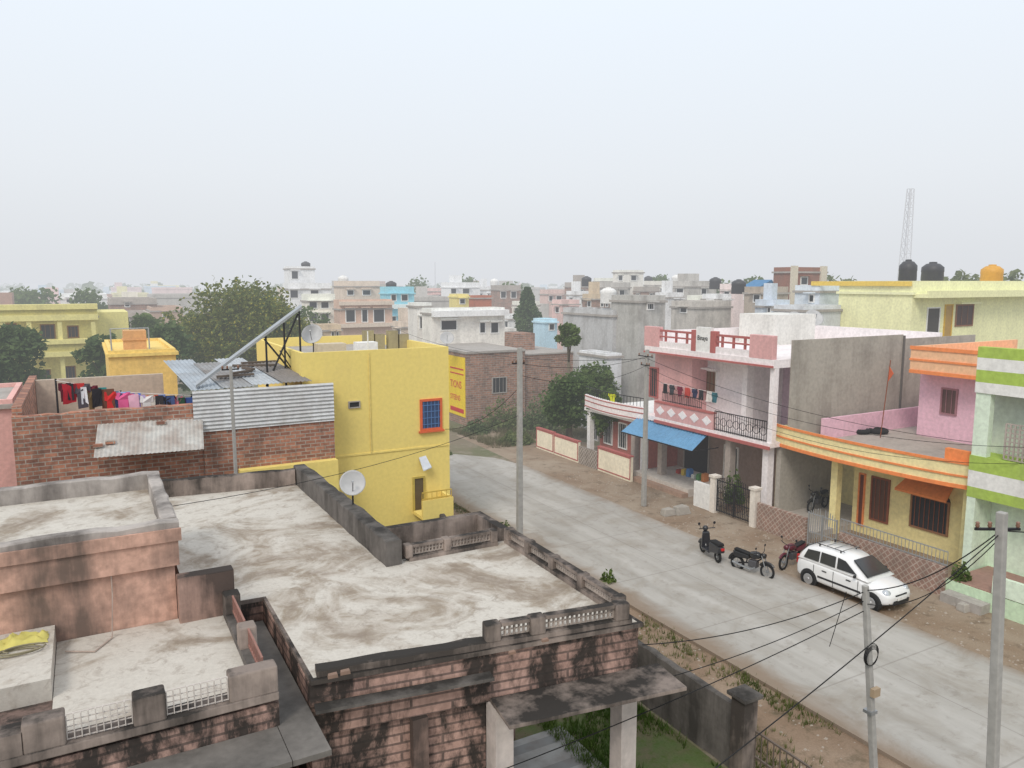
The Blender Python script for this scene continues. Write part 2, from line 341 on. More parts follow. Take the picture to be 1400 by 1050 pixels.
def dish(label,base,hm,r,az,el=35,group='satellite dishes on the roofs',m_=None):
    base=Vector(base); t=thing('satellite_dish',label,'satellite dish',base,group=group); c=base+Vector((0,0,hm))
    d=Vector((math.sin(az)*math.cos(R(el)),math.cos(az)*math.cos(R(el)),math.sin(R(el))))
    MB().tube([base,c-d*.08],.022,8).build('mast',iron,t)
    m=MB(); pr=[(r*k/8,.28*r*(k/8)**2) for k in range(9)]; pr[0]=(.01,0); pr+= [(r*.99,.28*r-.012)]+[(r*k/8,.28*r*(k/8)**2-.015) for k in range(7,-1,-1)]
    pr[-1]=(.01,-.015); m.lathe(c,pr,24,d=d); m.build('reflector',m_ or plain((.46,.46,.46,1),.5),t,True)
    e=c+d*r*1.0; m=MB(); m.tube([c-Vector((0,0,r*.9))+d*.15*r,e-Vector((0,0,.05))],.01,6); m.build('feed_arm',iron,t)
    m=MB(); m.lathe(e-d*.05,[(.02,-.05),(.028,0),(.02,.04)],10,d=d); m.build('receiver',galv,t); return t
# ================================================================ NEAR HOUSE
A=Vector((2.5,10.55)); B=Vector((7.85,9.75)); Cc=Vector((7.95,14.45)); D_=Vector((5.05,14.45)); E=Vector((5.2,21.6)); Fq=Vector((1.3,22.1)); G=Vector((1.3,13.95)); A2=Vector((2.5,13.9))
t=NT('weathered_roof',.95); n=t.noise(t.pos,.50,8,1.3,.62); n_=t.noise(t.map((1,1,1),(0,0,.6)),1.5,8,1.6,.68)
x=t.mix(t.mr(n_,.40,.60),(.33,.275,.215,1),(.51,.46,.40,1)); x=t.mix(t.mr(n,.46,.56,.9,0),x,(.63,.595,.535,1)); x=t.mix(t.mr(n,.57,.69,0,.85),x,(.25,.20,.155,1))
n5=t.noise(t.pos,4.5,8,.6,.72); x=t.mix(t.mr(n5,.52,.68,0,.6),x,(.25,.20,.16,1)); n6=t.noise(t.pos,18,5,0,.7); x=t.mix(t.mr(n6,.35,.7,.18,0),x,(.14,.115,.095,1)); t.base(x); t.bump(n5,.35,.02); deckM=t.m
rust=brick((.52,.34,.28,1),(.44,.28,.23,1),(.20,.14,.12,1),1.1,.15,.97,.022,(.045,.039,.035,1),.42,.56)
nh=thing('house','near single storey house with wide lime streaked flat roof and mildewed lattice parapets','house',(5,14,0))
m=MB(); m.prism([(2.52,10.65),(5.2,10.25),(5.2,14.35),(5.0,14.35),(5.15,21.5),(1.35,22.0),(1.35,14.0),(2.52,13.9)],0,3.6); m.build('wall',rust,nh)
m=MB(); m.prism([A,B,Cc,D_,E,Fq,G,A2],3.601,4.42); m.build('fascia',rust,nh)
m=MB(); m.prism([A+Vector((0.01,-.05)),B+Vector((.06,-.06)),Cc+Vector((.06,.05)),D_+Vector((.08,.06)),E+Vector((.08,.08)),Fq,G,A2+Vector((.01,0))],4.421,4.495); m.build('roof_edge',mildew,nh)
m=MB(); m.prism([A+Vector((0.06,.02)),B+Vector((-.02,.02)),Cc+Vector((-.02,-.0)),D_+Vector((.0,0)),E+Vector((.0,.0)),Fq,G,A2+Vector((.06,0))],4.496,4.502); m.build('roof',deckM,nh)
def lerp(a,b,t): return a+(b-a)*t
k0=lerp(A,B,.51)
def rough_wall(par,a,b,w_,z0,z1,mat,name='parapet',j=.02):
    a=Vector(a[:2]); b=Vector(b[:2]); L=(b-a).length; k=max(2,int(L/.3)); d=(b-a).normalized(); nn=Vector((-d.y,d.x)); vs=[];fs=[]; rr=random.Random(int(L*100))
    for i in range(k+1):
        c=a+d*(L*i/k); q=w_/2+rr.uniform(-j,j)*.6; h=z1+rr.uniform(-j,j)
        for s_,z in ((-q,z0),(q,z0),(q,h-.02),(q-.03,h),(-q+.03,h),(-q,h-.02)): vs.append((c.x+nn.x*s_,c.y+nn.y*s_,z))
    for i in range(k):
        for e in range(6): fs.append((i*6+e,i*6+(e+1)%6,(i+1)*6+(e+1)%6,(i+1)*6+e))
    fs.append(tuple(range(6))); fs.append(tuple(range(k*6,k*6+6))); m=MB(); m.add(vs,fs); return m.build(name,mat,par)
rough_wall(nh,A+Vector((.12,.1)),k0+Vector((0,.1)),.24,4.503,4.61,mildew)
m=MB(); m.wallseg(A+Vector((.02,-.18)),lerp(A,B,.5)+Vector((0,-.18)),.22,4.1,4.15); m.build('ledge',blackst,nh)
def lattice(par,a,b,z0,z1,mat,s=.16,w=.03,name='lattice_panel'):
    a=Vector(a[:2]); b=Vector(b[:2]); L=(b-a).length; nv=max(2,round(L/s)); nz=max(2,round((z1-z0)/s)); m=MB()
    for i in range(nv+1): c=a.lerp(b,i/nv); m.bar((c.x,c.y,z0),(c.x,c.y,z1),w,.05)
    for k in range(nz+1): z=z0+(z1-z0)*k/nz; m.bar((a.x,a.y,z),(b.x,b.y,z),w*.95,w)
    return m.build(name,mat,par)
latM=plaster((.50,.43,.38,1),.7,(.12,.10,.085,1),lo=.42,hi=.62)
def parapet_run(par,a,b,posts,z0,z1,pw=.26,pm=mildew,lm=latM,base=.10,base_m=None,s=.08):
    L=(b-a).length; d=(b-a).normalized()
    rough_wall(par,a,b,.2,z0,z0+base,base_m or pm,'parapet',.008)
    for i,f in enumerate(posts):
        c=a+d*(f*L); MB().wallseg(c-d*pw/2,c+d*pw/2,.22,z0+base-.03,z1+.015).build('parapet_post',pm,par,bevel=.03)
        if i<len(posts)-1:
            e=a+d*(posts[i+1]*L); p,q=c+d*(pw/2+.01),e-d*(pw/2+.01)
            lattice(par,p,q,z0+base+.02,z1-.06,lm,s,.022)
            MB().wallseg(p,q,.14,z1-.059,z1-.001).build('parapet_cap',pm,par)
parapet_run(nh,k0+Vector((0,.1)),B+Vector((-.12,.1)),[.03,.33,.93],4.503,4.86)
parapet_run(nh,B+Vector((-.1,.42)),Cc+Vector((-.1,-.1)),[.0,.27,.52,.76,.98],4.503,4.83,.16)
parapet_run(nh,D_+Vector((.45,-.1)),Cc+Vector((-.4,-.1)),[.0,.42,.96],4.503,4.84,.16)
rough_wall(nh,D_+Vector((.1,-.25)),E+Vector((-.12,.1)),.34,4.503,5.04,blackst)
rough_wall(nh,E+Vector((-.3,-.08)),Fq+Vector((0,-.1)),.26,4.503,4.95,mildew)
m=MB(); m.wallseg((5.4,14.7),(5.4,15.8),.2,3.6,4.74); m.wallseg((5.51,15.9),(8.0,15.9),.2,3.6,4.74); m.wallseg((7.9,14.6),(7.9,15.79),.2,3.6,4.74); m.build('stairwell_wall',mildew,nh)
m=MB(); m.box(5.51,7.79,14.6,15.79,3.2,3.25); m.build('stairwell_floor',blackst,nh)
m=MB(); m.prism([(5.2,14.6),(8.0,14.6),(8.0,16.0),(5.3,16.0)],0,3.19); m.build('rear_wall',rust,nh)
m=MB(); m.prism([(5.1,9.28),(8.15,8.85),(8.25,9.70),(5.2,10.1)],3.62,3.69); m.build('porch_canopy',mildew,nh,bevel=.01)
for (x,y) in ((7.65,9.85),(5.35,10.05)): MB().box(x-.16,x+.16,y-.16,y+.16,0,3.6).build('column',plaster((.62,.55,.51,1),.55,lo=.44),nh)
MB().box(7.5,7.84,14.0,14.34,0,3.6).build('column',mildewP,nh)
MB().box(3.95,4.2,10.22,10.36,0,3.6).build('pilaster',mildewP,nh)
for k,(u,v) in enumerate(((455,925),(472,920),(700,893),(745,876))):
    p=atZ(u,v,4.63 if k<2 else 4.885); q=.6 if k>1 else .8; V=[(-.1,-.05,-.005),(.08,-.07,-.005),(.09,.05,-.005),(-.08,.06,-.005),(-.09,-.04,.05),(.07,-.06,.06),(.08,.04,.055),(-.07,.05,.05)]
    m=MB(); m.hexa([(p.x+a*q,p.y+b*q,p.z+c*q) for a,b,c in V]); tag(m.build('broken_brick',plaster((.25,.16,.12,1),.5)),'loose broken brick on the near roof kerb, %s from the left'%['first','second','third','last'][k],'brick')
# ================================================================ LEFT BLOCK
lb=thing('house','near left house with faded salmon upper room and small terrace with white grilles','house',(-1,12,0))
salm=plaster((.58,.36,.28,1),.9,(.13,.10,.085,1),lo=.42,hi=.60,fine=.28)
m=MB(); m.box(-7,1.05,13.6,17.4,0,5.84); m.build('upper_room_wall',salm,lb)
m=MB(); m.box(-7.1,1.12,13.5,17.5,5.5,5.92); m.build('upper_roof_slab',salm,lb)
m=MB(); m.box(-7.05,1.0,13.7,17.3,5.921,5.926); m.build('upper_roof',deckM,lb)
pw=plaster((.44,.40,.37,1),.9,(.08,.07,.065,1),up=.0,lo=.42,hi=.62)
for a,b in (((-7.1,13.64),(1.15,13.64)),((-7.1,17.37),(1.15,17.37)),((1.02,13.78),(1.02,17.24))): rough_wall(lb,a,b,.24,5.927,6.25,pw,'upper_parapet')
m=MB(); m.box(-7.12,1.17,13.46,13.51,5.93,6.14); m.build('parapet_face',salm,lb)
m=MB(); m.box(-3,1.95,10.42,13.599,0,4.5); m.build('terrace_wall',rust,lb)
m=MB(); m.box(-.72,1.74,10.6,13.59,4.501,4.53); m.build('terrace_floor',deckM,lb)
m=MB(); m.box(-4,-.73,11.7,13.59,4.501,4.82); m.build('raised_slab',deckM,lb)
m=MB(); m.box(1.06,1.95,13.35,13.6,4.501,5.32); m.build('stub_wall',mildewP,lb,bevel=.02)
m=MB(); m.box(-4,2.0,10.25,10.418,3.9,4.45); m.build('front_band',rust,lb)
m=MB(); m.box(-4,2.0,10.2,10.55,4.501,4.62); m.build('parapet',mildew,lb,bevel=.015)
ex=lambda u,v=950:atY(u,v,10.3).x
xs=[(ex(25),ex(86)),(ex(180),ex(226)),(ex(313),2.0)]
for a,b in xs: MB().box(a,b,10.22,10.48,4.60,4.99).build('parapet_post',mildew,lb,bevel=.03)
whiteg=plain((.58,.53,.49,1),.6)
for i in range(2): lattice(lb,(xs[i][1]+.01,10.3),(xs[i+1][0]-.01,10.3),4.64,4.96,whiteg,.08,.012,'white_grille')
MB().box(-4,xs[0][0]-.002,10.22,10.52,4.621,4.9).build('parapet',mildew,lb)
rg=plain((.30,.15,.12,1),.7)
m=MB(); m.box(1.74,1.98,10.56,13.34,4.501,4.66); m.build('parapet',blackst,lb)
for y in (11.75,13.15): MB().box(1.73,1.99,y-.13,y+.13,4.64,5.0).build('parapet_post',mildew,lb,bevel=.03)
for y0,y1 in ((10.56,11.6),(11.9,13.0)): 
    m=MB(); rail(m,(1.86,y0),(1.86,y1),4.67,4.98,9,.014); m.build('rusty_railing',rg,lb)
m=MB(); m.prism([(1.97,9.35),(2.47,9.35),(2.47,13.8),(1.97,13.8)],4.02,4.1); m.box(-4,1.96,9.35,10.24,4.02,4.1); m.build('sunshade_ledge',plaster((.19,.175,.16,1),.6,(.05,.047,.044,1),up=.0,lo=.42,hi=.62),lb)
p=Vector((-1.12,13.15,4.83)); m=MB(); rr=random.Random(3)
vs=[];fs=[]
for i in range(9):
    for k in range(13): vs.append((p.x-.35+k*.055+rr.uniform(-.02,.02),p.y-.2+i*.05+rr.uniform(-.02,.02),4.825+(abs(rr.gauss(.03,.05))+.05*math.exp(-((k-6)/3)**2-((i-4)/2.5)**2))*(1 if 0<i<8 and 0<k<12 else .1)))
for i in range(8):
    for k in range(12): a=i*13+k; fs.append((a,a+1,a+14,a+13))
m.add(vs,fs); tag(m.build('cloth',plain((.62,.55,.16,1),.9),smooth=True),'crumpled yellow cloth lying on the raised slab of the left terrace','cloth')
m=MB(); pts=[]; 
for i in range(40): a=i*.42; pts.append((p.x-.1+.28*math.cos(a)+i*.004,p.y-.4+.12*math.sin(a),4.835+i*.0015))
m.tube(pts,.012,6); tag(m.build('hose',plain((.25,.22,.14,1),.6),smooth=True),'coiled thin hose beside the yellow cloth on the left terrace','hose')
m=MB(); m.tube([(-.6,13.1,4.56),(-.2,12.9,4.55),(.05,13.3,4.55),(.1,13.56,5.2),(.1,13.56,5.5)],.012,6); tag(m.build('pipe',plain((.42,.33,.28,1),.5)),'thin water pipe climbing the salmon wall of the left house','pipe')
dish('small round satellite dish standing on the black parapet of the near roof',(5.2,17.05,5.04),.5,.30,R(195),25)
bw=thing('boundary_wall','blackened boundary wall between the near yard and the street','wall',(11.37,15,0))
rough_wall(bw,(11.37,10.85),(11.37,26),.17,0,1.46,blackst,'wall_body',.035)
gp=thing('gate_pillar','tall soot black gate pillar with stepped cap at the near yard corner','pillar',(11.37,10.6,0))
MB().box(11.18,11.56,10.44,10.82,0,1.75).build('shaft',mildew,gp,bevel=.02); m=MB(); m.box(11.11,11.63,10.37,10.89,1.751,1.83); m.build('cap',blackst,gp,bevel=.01)
m=MB(); rail(m,(11.37,6.2),(11.37,10.3),.1,1.15,26,.018); rail(m,(11.37,6.2),(11.37,10.3),.1,.6,2,.02); tag(m.build('yard_gate',plain((.14,.11,.09,1),.7)),'rusty low bar gate beside the black gate pillar','gate')
p=atZ(967,1003,0); m=MB(); m.ext([(p.x-.2,p.y,.02),(p.x+.2,p.y-.15,.02),(p.x+.25,p.y+.05,.42),(p.x-.15,p.y+.2,.42)],(.02,.03,-.01)); tag(m.build('white_board',white),'small white square board leaning in the near yard grass','board')
def tufts(name,areas,n,mat,label,h=.16,mask=.9):
    m=MB()
    for i in range(n):
        x0,x1,y0,y1=random.choice(areas); x=random.uniform(x0,x1); y=random.uniform(y0,y1)
        if (math.sin(x*2.1+y*.7)+math.sin(y*1.3-x)*.8)<random.uniform(-mask,1.0): continue
        for k in range(5):
            a=random.uniform(0,6.28); d=Vector((math.cos(a),math.sin(a),0)); hh=h*random.uniform(.4,1.3); b=Vector((x,y,.008))+d*random.uniform(0,.07)
            s=d.cross(Vector((0,0,1)))*.012; m.add([b-s,b+s,b+d*hh*.5+Vector((0,0,hh))],[(0,1,2)])
    return tag(m.build(name,mat,norm=False),label,'grass',kind='stuff')
tufts('yard_grass',[(8.6,11.1,9,23)],9000,leafm((.06,.12,.02,1),(.13,.19,.04,1)),'short green grass growing in the near yard')
tufts('verge_grass',[(11.6,12.6,8,34),(13.9,14.5,8,34),(11.6,14.4,8,34)],4200,leafm((.08,.11,.03,1),(.17,.18,.06,1)),'sparse weeds on the dirt verge along the street',.14,.6)
def stones(name,areas,n,mat,label,s=.05):
    m=MB()
    for i in range(n):
        x0,x1,y0,y1=random.choice(areas); x=random.uniform(x0,x1); y=random.uniform(y0,y1); q=s*random.uniform(.3,1.0)*random.uniform(.5,1.4); a=random.uniform(0,3); c,d=math.cos(a)*q,math.sin(a)*q
        m.add([(x+c,y+d,.005),(x-d,y+c*.8,.005),(x-c,y-d,.005),(x+d,y-c*.7,.005),(x+.1*c,y,q*.8)],[(0,1,4),(1,2,4),(2,3,4),(3,0,4)])
    return tag(m.build(name,mat),label,'stones',kind='stuff')
stones('pebbles',[(11.6,14.5,7,34),(20.9,23.8,8,34)],1800,plaster((.36,.31,.26,1),.3),'loose pebbles and rubble scattered on both dirt verges')
for k,(u,v) in enumerate(((690,722),(832,792),(612,618),(740,760))):
    shrub('leafy weed %s'%['rising behind the near lattice parapet','growing alone at the left edge of the road','by the corner of the bright yellow house','beside the tall street pole on the left verge'][k],atZ(u,v+6,0),.3,.5,leafm((.07,.12,.03,1),(.15,.2,.06,1)),220,.12,'weed')
# ================================================================ POLES AND CABLES
def pole(label,p,h,w,arms=(),taper=.75,lean=(0,0)):
    t=thing('utility_pole',label,'utility pole',(p[0]+lean[0],p[1]+lean[1],0),group='utility poles along the street'); p=Vector(p)
    m=MB(); a=w/2; b=a*taper; lx,ly=lean; x,y=p.x,p.y
    m.hexa([(x-a+lx,y-a+ly,0),(x+a+lx,y-a+ly,0),(x+a+lx,y+a+ly,0),(x-a+lx,y+a+ly,0),(x-b,y-b,h),(x+b,y-b,h),(x+b,y+b,h),(x-b,y+b,h)]); m.build('shaft',poleM,t,bevel=.02)
    for z,L,ang in arms:
        d=Vector((math.cos(ang),math.sin(ang),0))*L/2; m=MB(); q=Vector((x,y,z))+Vector((-d.y,d.x,0)).normalized()*(w*.5); m.bar(q-d,q+d,.04,.04); ar=m.build('crossarm',iron,t)
        for k in (-.9,.9,-.35):
            m=MB(); m.lathe(q+d*k+Vector((0,0,.021)),[(.02,0),(.035,.03),(.025,.06),(.035,.08),(.015,.1)],10); m.build('insulator',plain((.25,.14,.1,1),.3),ar,True)
    return t
pole('grey concrete pole standing on the left verge behind the lattice parapet',(13.0,22.9,0),7.95,.2,((7.4,.5,0),))
P2=atZ(880,692,0); pole('concrete pole with thin crossarm in front of the blue awning',P2,7.2,.19,((6.9,1.0,R(90)),(6.5,.6,R(90))))
PB=atX(1370,700,12.3); pole('thick concrete pole at the right edge of the picture, nearest the camera',(PB.x,PB.y,0),PB.z,.155,((PB.z-.3,.7,R(-30)),),.85,(.28,-.155))
PA=atX(1183,800,12.2); LN=Vector((.43,-.24,0)); ta=pole('short slim pole with a hanging coil of black cable, left of the thick pole',(PA.x,PA.y,0),PA.z,.125,(),.8,(LN.x,LN.y))
lp=lambda z:Vector((PA.x,PA.y,0))+LN*(1-z/PA.z)
q=lp(PA.z-1.35); m=MB(); 
for k in range(5): m.torus((q.x+.02*k-.03,q.y-.1+.02*k,PA.z-1.35),.16+.012*k,.007,'y',20,5)
tag(m.build('cable_coil',rubber),'black cable coiled and tied to the short slim pole','cable')
q=lp(PA.z-2.05); m=MB(); m.box(q.x-.09,q.x+.09,q.y-.15,q.y-.065,PA.z-2.12,PA.z-1.96); m.build('junction_box',plain((.4,.3,.2,1),.6),ta)
q=lp(PA.z-2.3); MB().box(q.x-.09,q.x+.09,q.y-.09,q.y+.09,PA.z-2.5,PA.z-2.44).build('clamp_band',steel,ta)
pl=atY(322,640,24.2); pole('thin grey pole rising in front of the corrugated cladding',(pl.x,24.2,0),atY(322,500,24.2).z,.12,((atY(322,505,24.2).z,.5,0),))
def cable(label,p,q,sag=.4,r=.012,n=18):
    p=Vector(p); q=Vector(q); pts=[p.lerp(q,i/n)-Vector((0,0,sag*4*(i/n)*(1-i/n))) for i in range(n+1)]
    return tag(MB().tube(pts,r,5).build('cable',rubber),label,'cable','overhead cables')
PBt=Vector((PB.x,PB.y,PB.z)); PAt=Vector((PA.x,PA.y,PA.z))
cable('upper black cable from the thick right pole to the short slim pole',PBt-Vector((0,0,.3)),PAt-Vector((0,0,.1)),.25,.010)
cable('lower black cable from the thick right pole to the short slim pole',PBt-Vector((0,0,.42)),PAt-Vector((0,0,.35)),.4,.008)
cable('black cable from the short slim pole to the porch corner of the near house',PAt-Vector((0,0,.12)),(7.9,9.7,4.1),.2,.009)
cable('cable from the short slim pole to the salmon wall base of the near house',PAt-Vector((0,0,.3)),(5.3,10.2,3.4),.35,.008)
cable('thick black cable dropping from the short slim pole across the porch front',PAt-Vector((0,0,.5)),(2.6,10.3,2.2),.2,.009)
cable('cable leaving the thick right pole toward the bottom of the picture',PBt-Vector((0,0,.35)),(2.4,7.0,2.5),.2,.009)
cable('cable running off to the right from the thick pole',PBt-Vector((0,0,.3)),(30,-2,6.2),.4,.010)
cable('thin cable hanging loose down beside the short slim pole',PAt-Vector((.25,-.2,.15)),PAt-Vector((.5,-.3,1.2)),.0,.007)
cable('long thin wire from the awning pole toward the orange banded house',(P2.x,P2.y,6.8),(25.6,14.4,4.9),.5,.009)
cable('second thin wire from the awning pole passing in front of the orange parapet',(P2.x,P2.y,6.4),(25.5,12.0,5.2),.9,.009)
cable('third thin wire from the awning pole sagging lowest before the cream house',(P2.x,P2.y,6.1),(25.5,12.5,4.6),1.1,.008)
cable('thin wire crossing the street from the left pole to the awning pole',(13,22.9,7.4),(P2.x,P2.y,6.9),.3,.009)
cable('second thin wire crossing the street below the first',(13,22.9,7.0),(P2.x,P2.y,6.5),.5,.009)
cable('thin wire from the left street pole to the bright yellow house',(13,22.9,6.6),(12.0,27,4.5),.4,.009)
cable('thin wire sagging over the near roof to the left street pole',(13,22.9,5.6),(-6,14.5,6.6),.9,.008)
cable('wire running along the far pavement from the awning pole',(P2.x,P2.y,6.8),(21.8,60,6.6),1.0,.011)
# ================================================================ BRIGHT YELLOW HOUSE
yel=plaster((.85,.68,.22,1),.25,(.55,.42,.20,1),fine=.06,lo=.5,hi=.78)
YY=27.0; xl=atY(412,500,YY).x; xm=atY(456,600,YY).x; xr=atY(614,560,YY).x; zt=atY(520,478,YY).z
yh=thing('house','bright yellow two storey house with orange framed blue window at the street corner','house',(9,31,0))
wx0,wx1=atY(574,567,YY).x,atY(604,567,YY).x; wz1,wz0=atY(588,545,YY).z,atY(588,588,YY).z
MB().box(xl,xr,YY,YY+8,0,zt-.45).build('wall',yel,yh)
MB().box(xl+.1,xr-.1,YY+.1,YY+7.9,zt-.449,zt-.4).build('roof',conc,yh)
m=MB(); ring(m,xl,xr,YY,YY+8,zt-.449,zt,.14); m.build('parapet',yel,yh)
org=plain(C(215,105,65),.6); blue=plain(C(95,130,180),.5)
window(yh,'Y',YY,wx0,wx1,wz0,wz1,org,plain(C(60,80,115),.3),t=.09,bars=5,hb=4,barm=blue,sill=org)
vx=atY(484,553,YY); window(yh,'Y',YY,vx.x-.22,vx.x+.22,vx.z-.13,vx.z+.13,conc,dark,t=.04)
zc=atY(520,618,YY).z; m=MB(); m.box(xm,xr,YY-.03,YY-.002,zc-.03,zc+.03); m.build('string_course',yel,yh)
m=MB(); q=atY(506,560,YY); m.tube([(q.x,YY-.03,zt-.1),(q.x,YY-.03,zc)],.02,6); m.build('drain_pipe',plaster(C(225,205,130),.3),yh)
b0=atY(572,660,26.4); bz0=atY(600,706,26.2).z; bz1=atY(600,680,26.2).z; bx1=atY(617,690,26.2).x
m=MB(); m.box(b0.x,bx1,26.0,26.12,bz0,bz1); m.box(b0.x,bx1,26.12,26.998,bz0,bz0+.12); m.box(bx1-.12,bx1,26.12,26.998,bz0+.12,bz1); m.build('balcony',yel,yh)
m=MB(); rail(m,(b0.x,26.06),(bx1-.05,26.06),bz1,bz1+.3,6,.02); m.build('balcony_rail',plain(C(200,170,80),.5),yh)
window(yh,'Y',YY,b0.x,b0.x+.5,bz0+.1,bz0+1.45,plaster(C(190,170,90),.3),plain((.12,.09,.05,1),.7),name='door')  # dark panel painted in for the shade of a recess behind the balcony
q=atY(580,632,26.9); m=MB(); m.ext([(q.x-.12,26.7,q.z-.3),(q.x+.22,26.7,q.z-.2),(q.x+.1,26.98,q.z+.2),(q.x-.18,26.98,q.z+.15)],(0,0,.04)); m.build('sheet_shade',plain((.6,.64,.7,1),.5),yh)
for i,u in enumerate((505,520,538,553)):
    p=atY(u,460,31); MB().box(p.x-.22,p.x+.2,31,31.3,zt-.4,p.z+(.1 if i%2 else .25)).build('parapet_stub',plaster((.42,.36,.2,1),.6,up=.6),yh)
sp_=thing('tilted_beam','long thin slanted metal beam propped on a dark steel stand above the sheet roof','frame',(5.2,28,6.4))
pa=atY(268,531,26.6); pb=atY(413,422,28.6); m=MB(); dv=(pb-pa); off=Vector((.04,.32,.06))
m.ext([pa,pb,pb+off,pa+off],(0,0,.10)); m.build('beam',galv,sp_)
m=MB(); 
for f in (.62,.8,.96):
    q=pa+dv*f+Vector((.05,.1,0)); m.bar(q,(q.x,q.y,6.4),.06)
q1=pa+dv*.62; q2=pa+dv*.96; m.bar((q1.x,q1.y+.1,6.5),(q2.x,q2.y+.1,q2.z-.1),.05); m.bar((q2.x,q2.y+.1,6.5),(q1.x,q1.y+.1,q1.z-.1),.05); m.bar((q1.x,q1.y+.1,6.9),(q2.x,q2.y+.1,6.9),.05)
for k in range(3): m.bar((q2.x+.2*k,q2.y+.1,6.5),(q2.x-.7+.2*k,q2.y+.1,6.5+1.2),.04)
m.build('stand',iron,sp_)
p=atY(428,472,29); dish('satellite dish on the yellow house roof beside the slanted beam',(p.x,29,zt-.4),atY(428,458,29).z-zt+.4,.40,R(210),30)
p=atY(520,478,29); m=MB(); m.box(p.x-.9,p.x-.1,29,29.6,zt-.4,zt+.12); tag(m.build('storage_box',white),'low white box on the roof of the bright yellow house','box')
m=MB(); p=atY(455,470,28.2); m.box(p.x-.6,p.x+.45,28,28.6,zt-.4,zt+.2); tag(m.build('storage_box',plaster((.6,.52,.4,1),.4)),'low beige box on the yellow roof next to the satellite dish','box')
m=MB(); p=atY(503,470,27.6); m.tube([(p.x,27.6,zt-.4),(p.x,27.6,zt+.65)],.025,6); tag(m.build('vent_pipe',white),'thin white vent pipe on the bright yellow house roof','pipe')
# ================================================================ BRICK HOUSE WITH SHEET CLADDING
bh=thing('house','unfinished red brick house with white corrugated cladding left of the yellow house','house',(3,30,0))
br=brick((.50,.235,.155,1),(.25,.12,.09,1),(.40,.35,.30,1),.34,.125,dirt=.75,ms=.016,lo=.47,hi=.74,dcol=(.12,.09,.075,1))
BY=26.3; x0=atY(18,600,BY).x; x1=atY(278,600,BY).x; x2=atY(457,600,BY).x
zb1=atY(75,566,BY).z; zb2=atY(360,582,BY).z; zc1=atY(360,530,BY).z
rough_wall(bh,(x0,BY+.125),(x1,BY+.125),.25,0,zb1,br,'wall',.03); MB().box(x1+.001,x2,BY-.05,BY+8,0,zb2).build('wall',br,bh)
MB().box(x0,x1,BY+.28,BY+8,0,zb1-1.2).build('yard_floor_block',br,bh)
m=MB(); m.prism([(x0,BY+.29),(x0+.25,BY+.29),(x0+.25,BY+9),(x0,BY+9)],zb1-1.2,zb1+.25); m.build('side_wall',br,bh)
m=MB(); m.box(x0+.26,x1-.5,BY+7.6,BY+7.85,zb1-1.2,zb1+.2); m.build('back_wall',plaster(C(190,176,160),.6),bh)
yb=atY(380,638,25.9); MB().box(atY(328,638,25.9).x,x2,25.9,26.24,0,yb.z).build('plinth',yel,bh)
def corr(name,p0,du,dv,mat,par,pitch=.16,amp=.025):
    p0=Vector(p0); du=Vector(du); dv=Vector(dv); L=du.length; nn=du.cross(dv).normalized(); k=int(L/pitch*4); vs=[];fs=[]
    for i in range(k+1):
        o=nn*amp*math.sin(i*math.pi/2); a=p0+du*(i/k)+o; vs+=[a,a+dv]
    for i in range(k): fs.append((2*i,2*i+2,2*i+3,2*i+1))
    m=MB(); m.add(vs,fs); o=m.build(name,mat,par)
    md=o.modifiers.new('s','SOLIDIFY'); md.thickness=.006; return o
zinc=plaster((.60,.61,.62,1),.55,(.30,.26,.23,1),rough=.5,lo=.46,hi=.70)
bz=plaster((.40,.45,.50,1),.6,(.20,.19,.18,1),rough=.5,lo=.4,hi=.65)
corr('corrugated_cladding',(atY(264,560,BY-.1).x,BY-.1,zb2-.02),(0,0,zc1-zb2+.05),(x2-atY(264,560,BY-.1).x,0,0),zinc,bh,.13,.02)
a=atY(128,626,24.9); b=atY(279,614,24.9); c=atY(252,572,BY+.1); d=atY(134,577,BY+.1)
corr('corrugated_lean_to',a,b-a,(d-a),plaster((.50,.49,.46,1),.75,(.24,.16,.12,1),rough=.5,lo=.42,hi=.64),bh,.12,.010)
s0=Vector((atY(262,537,BY+.2).x,BY+.2,zc1+.03)); s1=Vector((atY(424,522,BY+.2).x,BY+.2,zc1+.03)); s2=atY(222,492,31.0); s3=atY(350,487,31.0)
sm=[bz,plaster((.33,.34,.35,1),.7,(.16,.13,.11,1),lo=.42,hi=.62),plaster((.45,.48,.51,1),.5),plaster((.24,.22,.21,1),.6)]
for i in range(4):
    f0,f1=i/4,(i+1)/4+.01; q=s0.lerp(s1,f0)+Vector((0,-.12*(i%2),.03*i)); corr('roof_sheet',q,s0.lerp(s1,f1)-s0.lerp(s1,f0),(s2.lerp(s3,f0)-s0.lerp(s1,f0))*(.97,.82,.9,.7)[i],sm[i],bh,.14,.015)
MB().box(s0.x+.2,x2,BY+.3,BY+.5,zb2,zc1-.05).build('inner_wall',br,bh)
for k in range(5):
    p=s0.lerp(s2,.25+.1*k).lerp(s1.lerp(s3,.25+.1*k),.45+.1*k); m=MB(); a_=k*.9; d_=Vector((math.cos(a_),math.sin(a_)*.5,0))*random.uniform(.5,.9)
    m.bar(p-d_+Vector((0,0,.12)),p+d_+Vector((0,0,.14)),.14,.07); tag(m.build('loose_plank',plaster((.14,.11,.09,1),.4)),'dark loose plank on the blue grey sheet roof, number %s from the front'%['one','two','three','four','five'][k],'plank')
